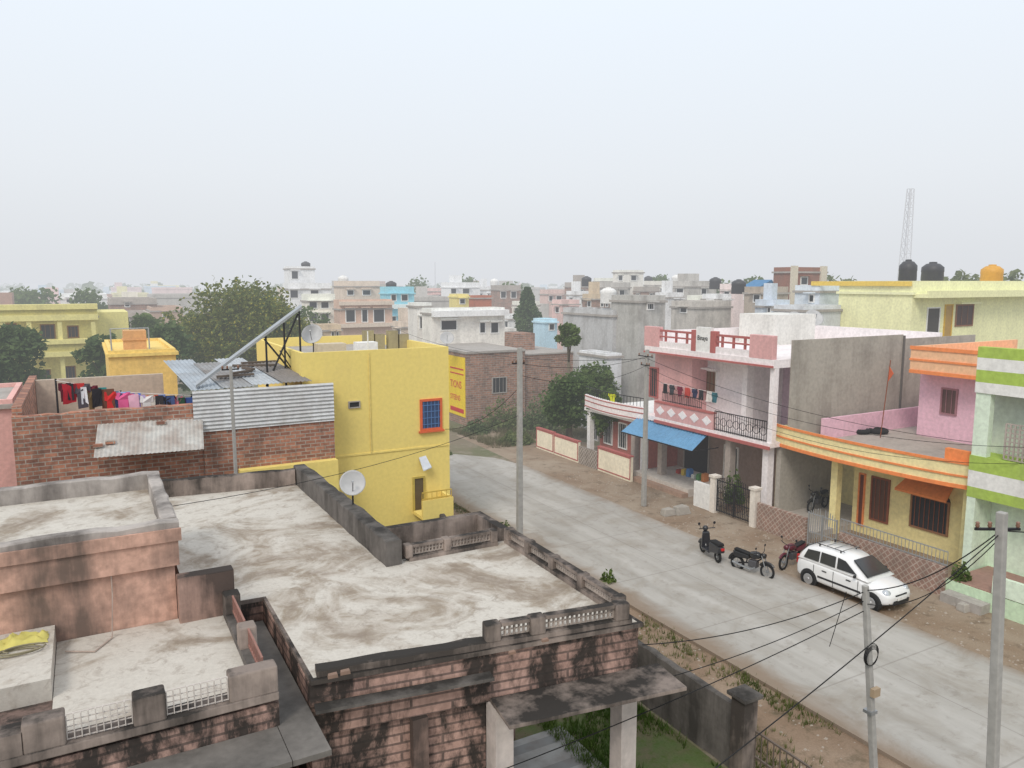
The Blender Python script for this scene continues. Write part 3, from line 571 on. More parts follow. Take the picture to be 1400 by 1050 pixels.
for k,(u,v) in enumerate(((140,612),(158,608),(240,583))):
    p=a.lerp(b,(u-128)/150)+(c-b)*((626-v)/52); m=MB(); m.box(p.x-.14,p.x+.12,p.y-.08,p.y+.08,p.z+.03,p.z+.12); tag(m.build('loose_brick',br),'loose brick weighing down the corrugated lean-to, %s'%['leftmost','middle one','rightmost'][k],'brick')
def garment(kind,x,y,z,w,h,colr,label,ax='Y'):
    if kind=='shirt': P=[(0,0),(.3,0),(.38,-.05),(.62,-.05),(.7,0),(1,0),(1.08,-.38),(.86,-.42),(.84,-1),(.16,-1),(.14,-.42),(-.08,-.38)]
    elif kind=='trousers': P=[(.1,0),(.9,0),(.98,-1),(.6,-.98),(.5,-.3),(.4,-.98),(.02,-1)]
    else: P=[(0,0),(1,.01),(1.02,-.5),(.97,-.97),(.6,-1.0),(.3,-.97),(.02,-1.02),(.03,-.4)]
    rr_=random.Random(label); P=[(p_+rr_.uniform(-.05,.05),q_*rr_.uniform(.93,1.07)) for p_,q_ in P]
    m=MB()
    if ax=='Y': m.ext([(x+a*w,y+.03*math.sin(b*7+a*5),z+b*h) for a,b in P],(0,.02,0))
    else: m.ext([(y+.03*math.sin(b*7+a*5),x-a*w,z+b*h) for a,b in P],(.02,0,0))
    tag(m.build('garment',plain(colr,.9)),label,'laundry','laundry hung out to dry')
cols=[('dark maroon',C(90,25,40)),('crimson',C(170,35,50)),('black',C(45,42,48)),('brick red',C(185,50,50)),('dark grey',C(80,75,82)),('white',C(225,225,230)),('dark maroon',C(100,30,45)),('olive brown',C(110,90,60)),('black',C(40,38,44)),('teal',C(50,140,140)),('brown',C(110,70,55)),('scarlet',C(205,45,45)),('grey blue',C(120,140,165)),('navy',C(50,60,100)),('pink',C(225,100,150)),('sky blue',C(140,180,225)),('magenta',C(210,50,120)),('pale pink',C(230,180,200)),('blue',C(80,120,200)),('lilac',C(190,170,215)),('white',C(225,222,220)),('orange red',C(215,80,50)),('off white',C(215,210,200)),('charcoal',C(55,53,57)),('dusty blue',C(110,130,180)),('black',C(42,40,46)),('denim blue',C(70,90,135)),('grey',C(140,138,140)),('rose',C(215,120,140)),('dark green',C(50,90,70)),('purple',C(110,70,130)),('mid blue',C(70,100,170))]
cl=thing('clothesline','long double clothesline strung over the brick yard','clothesline',(3,28,5))
L0=atY(76,520,28); L1=atY(165,536,28); L2=atY(262,541,28); m=MB(); m.tube([L0,L1,L2],.01,5); m.build('line',white,cl)
for q in (L0,L1,L2): MB().tube([(q.x,28.02,zb1-1.2),(q.x,28.02,q.z+.05)],.03,6).build('line_post',iron,cl)
kinds=['shirt','towel','trousers','towel','shirt','trousers','shirt']; rg_=random.Random(21)
for i,(nm,cc) in enumerate(cols):
    f=(i+rg_.uniform(-.3,.3))/len(cols); u=79+max(0,f)*180; q=L0.lerp(L1,(u-76)/89) if u<165 else L1.lerp(L2,(u-165)/97)
    kd=kinds[i%7]; garment(kd,q.x,27.96-.03*(i%3),q.z-.01-rg_.uniform(0,.1),rg_.uniform(.2,.42),rg_.uniform(.35,.9),cc,'%s %s, number %d from the left on the brick yard clothesline'%(nm,kd,i+1))
t,X0,X1,Yb,zz=bld('plain mustard yellow house with a clay coloured tank base behind the clothesline',148,240,478,36,C(242,200,118),8,.3,dirt=.1,uc=152)
p=atY(184,465,Yb+2); m=MB(); m.box(p.x-.5,p.x+.5,Yb+1.5,Yb+2.5,zz-.3,atY(184,452,Yb+1.5).z); m.box(p.x-.56,p.x+.56,Yb+1.44,Yb+2.56,zz+.35,zz+.40); tag(m.build('tank_block',plaster(C(215,165,115),.2)),'square clay coloured tank on the mustard yellow house roof','water tank')
m=MB(); 
for u in (152,204): q=atY(u,470,Yb+.1); m.tube([(q.x,Yb+.1,zz-.3),(q.x,Yb+.1,zz+1.0)],.03,6)
q0=atY(152,470,Yb+.1); q1=atY(204,470,Yb+.1); m.tube([(q0.x,Yb+.1,zz+1),(q1.x,Yb+.1,zz+1)],.025,6); tag(m.build('roof_pipework',galv),'thin pipe hoop standing on the mustard yellow house roof','pipe')
bld('pink house wall at the left edge beyond the near terrace',-60,17,548,25,C(222,175,168),5,.3,dirt=.2)
# ================================================================ LEFT YELLOW-GREEN HOUSE
yg=C(228,218,146); ygm=plaster(yg,.35); 
t,X0,X1,Yb,zz=bld('pale lime yellow two storey house with deep balconies at the left edge',-40,132,420,58,yg,9,.9,dirt=.3,wins=[(6,24,442,468),(55,76,443,466),(92,108,445,462),(6,26,500,520),(50,70,505,525),(88,104,500,522)],fc=plaster(C(150,110,60),.2),bands=((416,423,ygm,1.2),(430,438,ygm,1.25),(464,470,ygm,1.5),(480,487,ygm,1.5)))
MB().box(X1+.01,X1+2.2,Yb+1,Yb+8,0,zz-.5).build('wing',ygm,t)
for u in (4,40,82,128): p=atY(u,450,Yb-1.2); MB().box(p.x-.15,p.x+.15,Yb-1.15,Yb-.9,0,atY(u,440,Yb-1.2).z).build('column',ygm,t)
for va,vb,d1 in ((470,480,1.4),(423,430,1.1)):
    zA_,zB_=atY(60,vb,Yb).z,atY(60,va,Yb).z
    MB().box(X0,X1,Yb-d1+.06,Yb-d1+.09,zA_+.001,zB_-.001).build('balustrade',plaster(C(190,180,110),.5),t)
# ================================================================ TREES mid
p=atD(322,470,62); tree('broad green tree with yellow blossoms behind the sheet roof',(p.x,p.y,0),10.6,5.7,G2,17000,.34,.3,clumps=120,rz=4.6)
p=atD(380,440,60); tree('smaller blossoming tree merged with the right side of the broad tree',(p.x,p.y,0),9.2,2.9,G2,6000,.32,.2,clumps=44,rz=3.4)
def tr(label,u,vt,D,r,mat,n=1800,**k):
    p=atD(u,vt,D); return tree(label,(p.x,p.y,0),p.z,r,mat,n,k.pop('ls',.35),.15,**k)
tr('dark leafy tree at the left edge in front of the lime yellow house',10,438,50,2.5,G3,4500,clumps=40)
tr('bushy tree between the lime yellow house and the mustard house',140,452,52,2.0,G3,2600)
tr('low palm like tree right of the lime yellow house',196,426,64,2.0,G1,2000,rz=2.2)
tr('dark tree immediately right of the mustard house',230,438,56,2.2,G3,2600)
tr('small round tree behind the slanted beam',420,414,72,2.4,G1,2000)
p=atD(721,393,76); t=thing('columnar_tree','narrow spire shaped dark green tree between the distant roofs','tree',(p.x,p.y,0))
MB().tube([(p.x,p.y,0),(p.x,p.y,p.z-1)],.14,8,.05).build('trunk',bark,t); m=MB()
for i in range(5600):
    f=random.random(); r=1.25*math.sin(min(1,(1-f)*1.7+.1)*math.pi/2)*random.uniform(.45,1.1); a=random.uniform(0,6.28); r*=1+.18*math.sin(f*23+a*2)
    leafq(m,Vector((p.x+math.cos(a)*r,p.y+math.sin(a)*r,1.8+f*(p.z-1.8))),.3)
m.build('crown',G3,t,norm=False)
tr('small round crowned tree in front of the grey cement wall',778,440,49,.95,G1,1500,rz=.85,ls=.22,clumps=16)
tr('bright bushy tree between the brick warehouse and the pink house',815,488,50,1.9,G1,4200,clumps=44,ls=.24)
tr('wide tree hanging over the brick warehouse corner',780,505,47,1.9,leafm((.055,.10,.03,1),(.13,.19,.06,1)),4200,clumps=44,ls=.24)
tr('leafy tree at the end of the far pavement beside the cream wall',835,530,44,1.3,G1,2000,ls=.22)
for k,(u,v,r,h) in enumerate(((690,585,1.8,2.2),(735,590,1.7,2.6),(665,575,1.6,1.8),(760,578,1.6,2.8),(715,560,2,2.0),(650,592,1.0,.9),(705,605,1.2,.8))):
    shrub('%s scrub bush on the waste ground before the brick warehouse, %s'%(('tall','low')[h<1.5],['third from the left','broad one in the middle','by the yellow advertisement','rightmost under the tree','hindmost against the brickwork','smallest at the lane edge','nearest the road end'][k]),atZ(u,v,0),r,h,G4 if k%2==0 else leafm((.09,.13,.05,1),(.17,.21,.10,1)),1300,.2,'bush')
tufts('waste_grass',[(21.5,33,41,48)],5500,leafm((.15,.14,.07,1),(.23,.21,.12,1)),'dry grass on the waste ground at the end of the street',.35)
# ================================================================ BRICK WAREHOUSE + AD
WY=48.5; WX=atY(638,520,WY).x; WX1=atY(786,520,WY).x; wz=atY(638,481,WY).z
wh=thing('warehouse','low brown brick warehouse at the end of the street with a yellow painted side','warehouse',((WX+WX1)/2,52,0))
wbr=brick((.44,.24,.17,1),(.25,.145,.11,1),(.36,.32,.28,1),.42,.16,dirt=.7,ms=.02,lo=.46,hi=.72,dcol=(.15,.125,.105,1))
wm=WX+(WX1-WX)*.52
MB().box(WX,wm,WY,WY+9,0,wz-.15).build('wall',wbr,wh); MB().box(WX-.1,wm,WY-.1,WY+9.1,wz-.149,wz).build('roof',conc,wh)
MB().box(wm+.001,WX1,WY+.3,WY+9,0,wz-.5).build('wall',wbr,wh); MB().box(wm+.001,WX1+.1,WY+.2,WY+9.1,wz-.499,wz-.4).build('roof',conc,wh)
MB().box(wm+1.0,wm+2.6,WY+3,WY+5,wz-.399,wz+.9).build('roof_room',wbr,wh)
window(wh,'Y',WY,WX+2,WX+3.2,2.2,3.4,conc,dark,bars=3)
MB().box(WX-.05,WX-.004,WY+.2,WY+7.5,.6,wz-.45).build('painted_advertisement',plaster(C(238,205,45),.2),wh)
def text(s,loc,size,rot,mat,par,sx=1):
    cu=bpy.data.curves.new('t','FONT'); cu.body=s; cu.size=size; cu.extrude=.004; o=bpy.data.objects.new('t',cu); col.objects.link(o)
    dg=bpy.context.evaluated_depsgraph_get(); me=bpy.data.meshes.new_from_object(o.evaluated_get(dg)); bpy.data.objects.remove(o)
    me.materials.clear(); me.materials.append(mat); q=bpy.data.objects.new('lettering',me); col.objects.link(q); q.parent=par
    L=LOC.get(par.name,Vector((0,0,0))); q.location=Vector(loc)-L; q.rotation_euler=rot; q.scale=(sx,1,1); return q
redp=plain(C(200,50,42),.7)
yv=atX(615,520,WX).y
text('TIONS',(WX-.06,yv-.2,2.6),.75,(R(90),0,R(-90)),redp,wh,(yv-.4-WY)/2.8); text('STEENS',(WX-.06,yv-.2,1.7),.55,(R(90),0,R(-90)),redp,wh,(yv-.4-WY)/2.6)
for z0_,z1_ in ((3.95,4.05),(3.6,3.68),(.85,1.15)): MB().box(WX-.07,WX-.055,WY+.4,yv-.2,z0_,z1_).build('painted_stripe',redp,wh)
dish('satellite dish standing on the brick warehouse roof edge',(atY(611,462,WY+1).x,WY+1,wz),.9,.5,R(200),35)
# ================================================================ BACKGROUND LIST
cream=C(236,230,218); wh_=C(234,234,234); pk=C(226,194,188); cy=C(150,206,220); gr=C(192,188,182); gr2=C(170,162,154); bge=C(218,202,186); tan=C(205,186,160)
brf=brick((.42,.25,.19,1),(.28,.19,.15,1),(.32,.28,.25,1),.5,.2,dirt=.5,ms=.02,dcol=(.14,.125,.11,1))
bld('white two storey house with a stepped stair tower beyond the flowering tree',386,452,387,92,wh_,10,.8,[(396,408,396,408),(424,436,396,408)],dirt=.15)
bld('small white stair tower on top of the white house beyond the tree',388,430,364,97,wh_,4,.4,[(398,408,370,382)],dirt=.15)
bld('cream house with a shaded front left of the beige brown house',412,458,402,76,cream,8,.8,[(422,434,412,422),(438,450,412,422),(422,434,428,440),(438,450,428,440)],dirt=.15)
bld('large beige roof block above the brown fronted house',456,519,384,84,bge,8,.7,[(474,484,396,404),(495,507,396,404)],dirt=.15)
bld('beige and brown fronted house with dark square windows',458,536,410,74,C(205,176,158),8,1.0,[(472,486,421,441),(494,503,421,441),(510,526,421,441)],dirt=.2,uc=464,bands=((412,417,plaster(bge,.2),.5),(442,447,plaster(bge,.2),.5)))
bld('sky blue house with white balcony bands',520,566,392,82,cy,8,.8,[(534,542,402,412),(548,558,402,412),(534,542,432,444),(548,558,432,444)],dirt=.1,uc=528,bands=((416,422,plaster(C(225,238,242),.1),.6),(446,450,plaster(C(225,238,242),.1),.6)))
bld('long low white house with a deep porch in the middle distance',580,690,422,60,C(236,232,224),9,.5,[(602,625,437,452),(655,664,440,456),(670,682,440,456)],dirt=.25,uc=590,bands=((424,432,plaster(wh_,.3),.7),))
bld('white boundary block left of the low white house',563,590,414,63,C(234,230,224),8,.4,[(573,583,432,450)],dirt=.25)
bld('white house with two small roof rooms on the skyline',603,656,386,112,wh_,9,.8,[(616,624,394,402),(632,642,394,402)],dirt=.1,room=(.2,.5,1.0))
bld('pale yellow roof room beside a brown stair block',618,641,402,86,C(232,214,140),6,.4,[(628,636,408,416)],dirt=.1)
bld('rust brown stair block behind the low white house',641,672,404,88,C(180,110,85),6,.4,dirt=.2)
bld('brown brick house behind the spire shaped tree',671,712,390,104,gr2,9,.7,[(684,692,398,408),(698,706,398,408)],brk=brf)
bld('grey pink house right of the spire shaped tree',738,772,396,100,C(210,184,176),9,.7,[(750,756,404,412),(760,768,404,412)],dirt=.2)
bld('grey brick flat roofed house far beyond the round crowned tree',772,812,386,105,gr2,9,.7,[(790,798,396,406)],brk=brf,room=(.3,.7,1.0))
bld('small pale blue house half hidden beside the spire shaped tree',736,762,436,70,C(190,218,232),6,.4,[(750,758,442,452)],dirt=.1)
bld('white roof wall peeking over the brick warehouse',648,706,450,66,C(222,218,212),6,.4,dirt=.45)
bld('tall grey cement house with a white roof room',806,862,386,88,gr,9,.7,[(832,840,396,408),(846,854,396,408)],dirt=.4)
bld('white room on the skyline above the grey cement house',838,880,369,95,C(232,228,220),6,.4,[(846,852,376,384),(862,870,376,384)],dirt=.2)
bld('blank pale grey cement wall house left of the pink house',770,872,424,54,C(188,188,188),9,.5,dirt=.6,uc=838)
bld('taller cement block above the blank grey wall house',836,910,404,52,C(182,180,175),8,.5,[(884,894,414,424)],dirt=.6,uc=874)
bld('white low house under the blank grey wall beside the trees',792,850,484,50.5,C(218,220,222),1.2,.3,dirt=.4,uc=830)
bld('pale house with a railing right of the skyline room',880,918,384,108,C(222,218,208),8,.7,[(886,894,394,402),(902,910,394,402)],dirt=.15)
bld('weathered cement house behind the pink house roof',916,980,384,84,gr,9,.7,[(925,935,394,404),(958,966,394,404)],dirt=.5,room=(.1,.6,.8))
bld('low cement parapet house directly behind the pink house',918,1000,412,62,C(196,190,182),9,.6,[(930,940,420,428)],dirt=.6)
bld('tall white and pink house with a blank side',986,1030,388,74,C(232,214,210),8,.7,[(990,998,398,410),(1016,1022,398,410)],dirt=.15)
bld('cement coloured house beside the blue tarpaulin',1018,1078,392,60,C(178,166,152),8,.6,[(1030,1040,402,414)],dirt=.6)
t,X0,X1,Yb,zz=bld('tall narrow brown house framed by beige corner pillars',1068,1130,365,64,C(150,108,94),7,.5,[(1094,1104,378,390)],dirt=.3,uc=1084)
for u in (1086,1126): q=atY(u,370,Yb-.1); MB().box(q.x-.35,q.x+.35,Yb-.2,Yb-.01,0,zz+.1).build('corner_pillar',plaster(C(212,202,184),.3),t)
bld('pale blue grey house with an outside stair left of the pale yellow house',1096,1150,390,50,C(214,222,230),7,.5,[(1106,1114,402,414)],dirt=.15)
bld('grey walled roof terrace holding the twin satellite dishes',1058,1150,418,47,C(208,212,216),6,.4,dirt=.3)
extra=[(540,572,440,68,bge,'beige low house right of the brown fronted house'),(432,466,444,66,tan,'tan low house beneath the cream house'),(574,604,394,118,pk,'pale pink skyline house right of the sky blue house'),(655,674,392,116,wh_,'narrow white skyline house left of the brown brick house'),(700,738,412,92,cream,'cream house right beside the spire shaped tree trunk'),(756,792,410,84,pk,'dusty pink house behind the round crowned tree'),(800,834,402,76,tan,'tan house left of the tall grey cement house'),(812,842,380,112,cream,'cream skyline block left of the skyline room'),(866,902,392,94,gr2,'brick grey house behind the taller cement block'),(900,934,400,78,wh_,'white house between the cement block and the pink parapet'),(948,976,404,72,cream,'cream house above the pink house name panel'),(968,1000,402,70,wh_,'bright white house left of the tall white and pink house'),(1046,1080,410,56,C(205,214,224),'pale blue low house below the blue tarpaulin'),(1034,1064,398,68,tan,'tan house under the blue tarpaulin'),(688,716,430,80,wh_,'low white house left of the spire shaped tree'),(560,600,404,104,gr,'grey house behind the white boundary block'),(1126,1150,400,60,cream,'cream house squeezed beside the pale blue grey house'),(920,960,392,100,bge,'beige block behind the weathered cement house'),(776,806,398,96,wh_,'white house above the round crowned tree')]
for i,(a_,b_,v_,D__,c_,l_) in enumerate(extra):
    w_=b_-a_; bld(l_,a_,b_,v_,D__,c_,8,.6,[(a_+w_*.60,a_+w_*.74,v_+9,v_+18),(a_+w_*.80,a_+w_*.92,v_+9,v_+18),(a_+w_*.1,a_+w_*.25,v_+9,v_+18)],dirt=.35,room=(.2,.6,1.2) if i%3==0 else None,brk=brf if i in (8,13,6) else None)
blk=plain((.05,.05,.055,1),.5)
for i,(u,v,D__) in enumerate(((480,380,86),(548,388,84),(632,380,113),(690,384,105),(822,381,90),(905,380,109),(950,379,86),(1008,383,76),(1048,387,62),(866,399,55),(426,360,99))):
    p=atD(u,v,D__); tank('small %s water tank on a distant roof, number %d from the left'%('black' if i%3 else 'white',[2,3,4,5,6,8,9,10,11,7,1][i]),(p.x,p.y+3,p.z-.9),.6,1.2,blk if i%3 else white,'small water tanks on distant roofs')
m=MB(); p=atD(1052,384,66); m.ext([(p.x-1.4,p.y,p.z-.6),(p.x+1.2,p.y,p.z-.9),(p.x+.3,p.y,p.z+.1)],(0,2,0)); tag(m.build('tarpaulin',plain(C(60,120,165),.6)),'blue tarpaulin tent on a roof behind the cement coloured house','tarpaulin')
bld('white flat house at the far left beyond the lime yellow house',0,38,398,120,wh_,9,.7,[(6,14,404,410),(22,30,404,410)],dirt=.1)
bld('long white building with dark openings beyond the lime yellow house',82,146,402,105,C(230,230,228),9,.7,[(90,98,407,414),(104,112,407,414),(120,128,407,414)],dirt=.1)
bld('brown brick row house right of the long white building',150,214,408,88,gr2,9,.7,[(170,178,413,420)],brk=brf)
bld('tan low house in front of the brick row far left',206,250,420,84,C(190,165,148),8,.5,[(222,230,426,434)],dirt=.3)
bld('grey low house left of the flowering tree',150,205,428,74,C(172,162,154),8,.5,[(168,178,434,442)],dirt=.3)
py=C(250,236,186); UC=1249
t,X0,X1,Yb,zz=bld('pale yellow house with water tanks on its roof at the upper right',1148,1470,384,44.5,py,9,.8,[(1306,1330,416,446)],dirt=.05,fc=plaster(C(140,100,75),.1),pc=plain(C(70,45,35),.6),uc=UC)
window(t,'Y',Yb,atY(1266,440,Yb).x,atY(1284,440,Yb).x,atY(1275,458,Yb).z-.5,atY(1275,420,Yb).z,white,plain(C(70,65,60),.6),name='door')
window(t,'Y',Yb,atY(1290,440,Yb).x,atY(1301,440,Yb).x,atY(1296,458,Yb).z-.5,atY(1296,416,Yb).z,plaster(C(210,170,60),.1),plain(C(175,140,70),.6),name='door')
zz2=atY(1300,404,Yb).z; MB().box(X0+.1,X1,Yb-.9,Yb-.001,zz2-.1,zz2+.12).build('sunshade',plaster(py,.1),t)
MB().box(X0+.12,X1,Yb-.9,Yb-.78,zz2+.121,zz2+.3).build('sunshade_edge',plaster(py,.1),t)
m=MB(); m.box(X0-.18,X0-.125,Yb,Yb+7,zz-.3,zz-.02); m.build('yellow_band',plaster(C(232,200,100),.1),t)
p=atY(1240,390,Yb+1.2); tank('black ribbed water tank, left one of the pair on the pale yellow house',(p.x,Yb+1.2,zz-.5),.5,1.75,blk,'water tanks on the pale yellow house')
p=atY(1274,386,Yb+1.5); tank('wider black water tank, right one of the pair on the pale yellow house',(p.x,Yb+1.5,zz-.45),.64,1.6,blk,'water tanks on the pale yellow house')
p=atY(1355,388,Yb+1.2); tank('orange yellow water tank on the pale yellow house roof',(p.x,Yb+1.2,zz-.5),.66,1.55,plain(C(212,155,45),.5),'water tanks on the pale yellow house')
for u,v,r_ in ((1086,438,.46),(1111,436,.48)):
    p=atD(u,450,41.5); dish('grey satellite dish, %s one of the twin dishes behind the pink house'%('left' if u<1100 else 'right'),(p.x,p.y,atD(u,456,41.5).z-.6),atD(u,v,41.5).z-atD(u,456,41.5).z+.6,r_*1.05,R(205),35)
p=atD(1234,385,150); zt_=atD(1240,258,150).z; t=thing('telecom_tower','tall thin lattice telecom tower fading into the haze','tower',(p.x,p.y,0)); m=MB()
w0=.95
def tp(f,k): r=w0*(1-f*.55); return Vector((p.x+f*.6+(r if k in (0,3) else -r),p.y+(r if k<2 else -r),f*zt_))
for k in range(4): m.bar(tp(0,k),tp(1,k),.14)
for i in range(16):
    for k in range(4): m.bar(tp(i/16,k),tp((i+1)/16,(k+1)%4),.07); m.bar(tp((i+1)/16,k),tp((i+1)/16,(k+1)%4),.07)
m.build('lattice',plain((.62,.62,.64,1),.6),t)
p=atD(595,385,320); m=MB(); m.tube([(p.x,p.y,0),(p.x,p.y,atD(595,358,320).z)],.3,6,.15); tag(m.build('far_mast',plain((.5,.5,.52,1),.6)),'faint thin mast on the misty horizon above the houses','mast')
# ================================================================ PINK HOUSE
FX=25.0
yu=lambda u,X=FX,v=540:atX(u,v,X).y
ph_=thing('house','pink and white two storey house with ornate parapet and blue awning','house',(30,27,0))
pinkw=plaster(C(238,230,230),.2); mar=plaster(C(178,104,100),.3); pink=plaster(C(214,166,164),.3); mauve=plaster(C(200,176,186),.2); cem=plaster(C(172,166,156),.6,(.15,.13,.11,1))
ye,yw=yu(1056),yu(880)
MB().box(27.4,37,ye+.3,yw,0,3.2).build('ground_floor_wall',plaster(C(158,138,130),.4),ph_)
MB().box(25.0,37,ye+.001,yw,3.201,3.4).build('floor_slab',pinkw,ph_)
y1,y2=yu(930),yu(1000,25.6)
MB().box(25.7,37,y1,yw,3.401,6.6).build('upper_wall',pink,ph_)
MB().box(26.7,37,y2,y1-.001,3.401,6.6).build('upper_wall',pinkw,ph_)
MB().box(28.9,37,ye+.3,y2-.001,3.401,6.6).build('recess_wall',mauve,ph_)
MB().box(25.7,42,ye,ye+.25,0,3.2).build('side_wall',cem,ph_); MB().box(26.3,36,ye,ye+.25,3.401,6.6).build('side_wall',cem,ph_)
MB().box(25.1,25.35,ye+.01,ye+.26,3.401,6.6).build('corner_post',pinkw,ph_)
MB().box(26.25,26.7,y2-.3,y2-.002,3.401,6.6).build('recess_post',pinkw,ph_)
MB().box(25.0,37,ye+.001,yw,6.601,6.95).build('roof_slab',pinkw,ph_)
MB().box(26.0,33.4,ye-.06,ye-.001,3.3,7.75).build('cement_side_wall',cem,ph_); MB().box(33.5,39.2,ye-.06,ye-.001,3.3,7.55).build('cement_side_wall',cem,ph_)
MB().box(33.401,33.499,ye-.12,ye-.001,3.3,7.7).build('wall_joint',plaster((.14,.13,.12,1)),ph_)
zp=6.951
us=[(880,900),(944,950),(970,977),(1024,1056)]
for a,b in us: MB().box(25.02,25.3,yu(b,v=470),yu(a,v=470),zp,7.95).build('parapet_post',mar if b-a<10 else pink,ph_,bevel=.02)
MB().box(25.05,25.25,yu(970,v=470)+.01,yu(950,v=470)-.01,zp,8.1).build('name_panel',white,ph_)
text('Binaya',(25.03,yu(951,v=470)-.06,7.5),.32,(R(90),0,R(-90)),dark,ph_,.85)
for a,b in ((900,944),(977,1024)):
    ya,yb_=yu(b,v=470)+.01,yu(a,v=470)-.01
    MB().box(25.06,25.2,ya,yb_,zp,zp+.3).build('parapet',pinkw,ph_)
    m=MB(); m.box(25.08,25.2,ya,yb_,zp+.5,zp+.57); m.box(25.08,25.2,ya,yb_,zp+.78,zp+.88)
    for k in range(3): yy=ya+(yb_-ya)*(k+.5)/3; m.box(25.1,25.18,yy-.05,yy+.05,zp+.301,zp+.78)
    m.build('parapet_rails',mar,ph_)
m=MB(); m.box(25.3,37,yw-.2,yw,zp,7.7); m.box(36.8,37,ye+.3,yw-.21,zp,7.7); m.build('parapet',pinkw,ph_)
MB().box(24.92,24.998,ye,yw,6.62,6.7).build('slab_trim',mar,ph_)
MB().box(31,34,28.0,30.5,zp,8.5).build('roof_room',plaster(C(222,220,214),.4),ph_)
brn=plaster(C(140,84,62),.1)
window(ph_,'X',26.7,yu(962,26.7),yu(980,26.7),4.3,5.9,white,plain(C(130,110,90),.5),bars=3,barm=brn,shade=pinkw)
window(ph_,'X',26.7,yu(933,26.7),yu(946,26.7),3.41,5.7,brn,plain(C(150,100,65),.5),name='door')
window(ph_,'X',25.7,yu(888,25.7),yu(900,25.7),4.2,5.8,mar,glass,bars=3)
window(ph_,'X',28.9,yu(1040,28.9),yu(1052,28.9),3.41,5.6,brn,plain(C(110,80,72),.5),name='door')
ya,yb_=yu(976),yu(896)
MB().box(25.0,25.16,ya,yb_,3.401,4.15).build('balcony_parapet',pink,ph_)
n=5
for k in range(n):
    c=ya+(yb_-ya)*(k+.5)/n; m=MB(); m.ext([(24.985,c-.32,3.78),(24.985,c,3.55),(24.985,c+.32,3.78),(24.985,c,4.01)],(.014,0,0)); m.build('diamond_relief',pinkw,ph_)
MB().box(24.95,25.2,ya,yb_,4.151,4.22).build('balcony_cap',mar,ph_)
m=MB(); rail(m,(25.08,ye+.3),(25.08,ya-.02),3.41,4.3,24,.02); 
for k in range(8): yy=ye+.3+(ya-ye-.3)*(k+.5)/8; m.torus((25.08,yy,3.85),.18,.015,'x',12,4)
m.build('iron_railing',iron,ph_)
m=MB(); rail(m,(25.2,yb_-.3),(25.2,ya+1.0),4.23,4.7,22,.016); m.build('iron_railing',iron,ph_)
m=MB(); m.box(24.93,24.998,ye,yb_,3.12,3.26); m.build('slab_trim',mar,ph_)
colm=plaster(C(178,166,158),.4)
for u in (868,905,998,1050): yy=yu(u,25.4,620); MB().box(25.25,25.6,yy-.16,yy+.16,0,3.2).build('column',colm if u!=1050 else pinkw,ph_)
window(ph_,'X',27.4,yu(905,27.4,630),yu(925,27.4,630),.3,2.5,brn,plain(C(130,75,55),.5),name='door')
window(ph_,'X',27.4,yu(990,27.4,630),yu(1010,27.4,630),.5,2.2,white,glass,bars=3)
window(ph_,'X',27.4,yu(935,27.4,630),yu(970,27.4,630),.2,2.6,conc,dark,name='shop_opening')  # flat dark panel, the unlit shop interior put into its colour
MB().box(24.6,27.39,yu(950,25,660),yw+.2,0,.38).build('marble_plinth',plaster(C(200,192,184),.3),ph_)
MB().box(24.2,24.599,yu(950,25,660),yu(880,25,660),0,.2).build('step',plaster(C(165,138,122),.3),ph_)
ywl=yu(798,25,550)
lw=thing('house','low maroon and white wing with a curved balcony beside the pink house','house',(28,yw+2.5,0))
MB().box(26.2,36,yw+.01,ywl,0,2.75).build('wall',plaster(C(172,108,98),.35),lw)
MB().box(25.2,36,yw+.01,ywl+.2,2.751,2.95).build('slab',white,lw)
cur=[(25.2-.35*math.sin(math.pi*i/12),yw+.02+(ywl+.15-yw)*i/12) for i in range(13)]
def curved(poly,off,t,z0,z1): m=MB(); m.prism([(x-off,y) for x,y in poly]+[(x-off+t,y) for x,y in poly[::-1]],z0,z1); return m
curved(cur,0,.15,2.952,3.7).build('curved_parapet',pinkw,lw)
for z in (3.02,3.34,3.6): curved(cur,.02,.018,z,z+.05).build('parapet_stripe',mar,lw)
m=MB(); 
for i in range(12): a_,b_=cur[i],cur[i+1]; m.bar((a_[0]+.07,a_[1],4.15),(b_[0]+.07,b_[1],4.15),.04); 
for i in range(25): f=i/24*12; k=min(11,int(f)); x_=cur[k][0]+(cur[k+1][0]-cur[k][0])*(f-k)+.07; y_=cur[k][1]+(cur[k+1][1]-cur[k][1])*(f-k); m.bar((x_,y_,3.7),(x_,y_,4.15),.02)
m.build('iron_railing',iron,lw)
for u in (812,832,852): window(lw,'X',26.2,yu(u-6,26.2,600),yu(u+6,26.2,600),.8,2.3,white,glass,bars=3)
for yy in (yw+.4,ywl-.1): MB().box(25.3,25.6,yy-.15,yy+.15,0,2.75).build('column',white,lw)
garment('shirt',yu(838,25,540)+.3,24.93,4.15,.6,.5,C(200,205,30),'bright lime shirt hung on the curved balcony railing','X')
for i,(u,k,nm,cc) in enumerate(((906,'trousers','black',C(30,30,36)),(915,'shirt','dark grey',C(60,62,68)),(926,'shirt','maroon',C(120,40,60)),(936,'towel','red',C(190,70,60)),(946,'shirt','navy',C(45,50,80)),(955,'trousers','charcoal',C(45,45,50)),(966,'towel','white',C(215,210,205)),(973,'shirt','teal',C(50,100,110)))):
    garment(k,yu(u,25.35),25.35,5.1,.36,.5,cc,'%s %s hung above the pink balcony, number %d from the left'%(nm,k,i+1),'X')
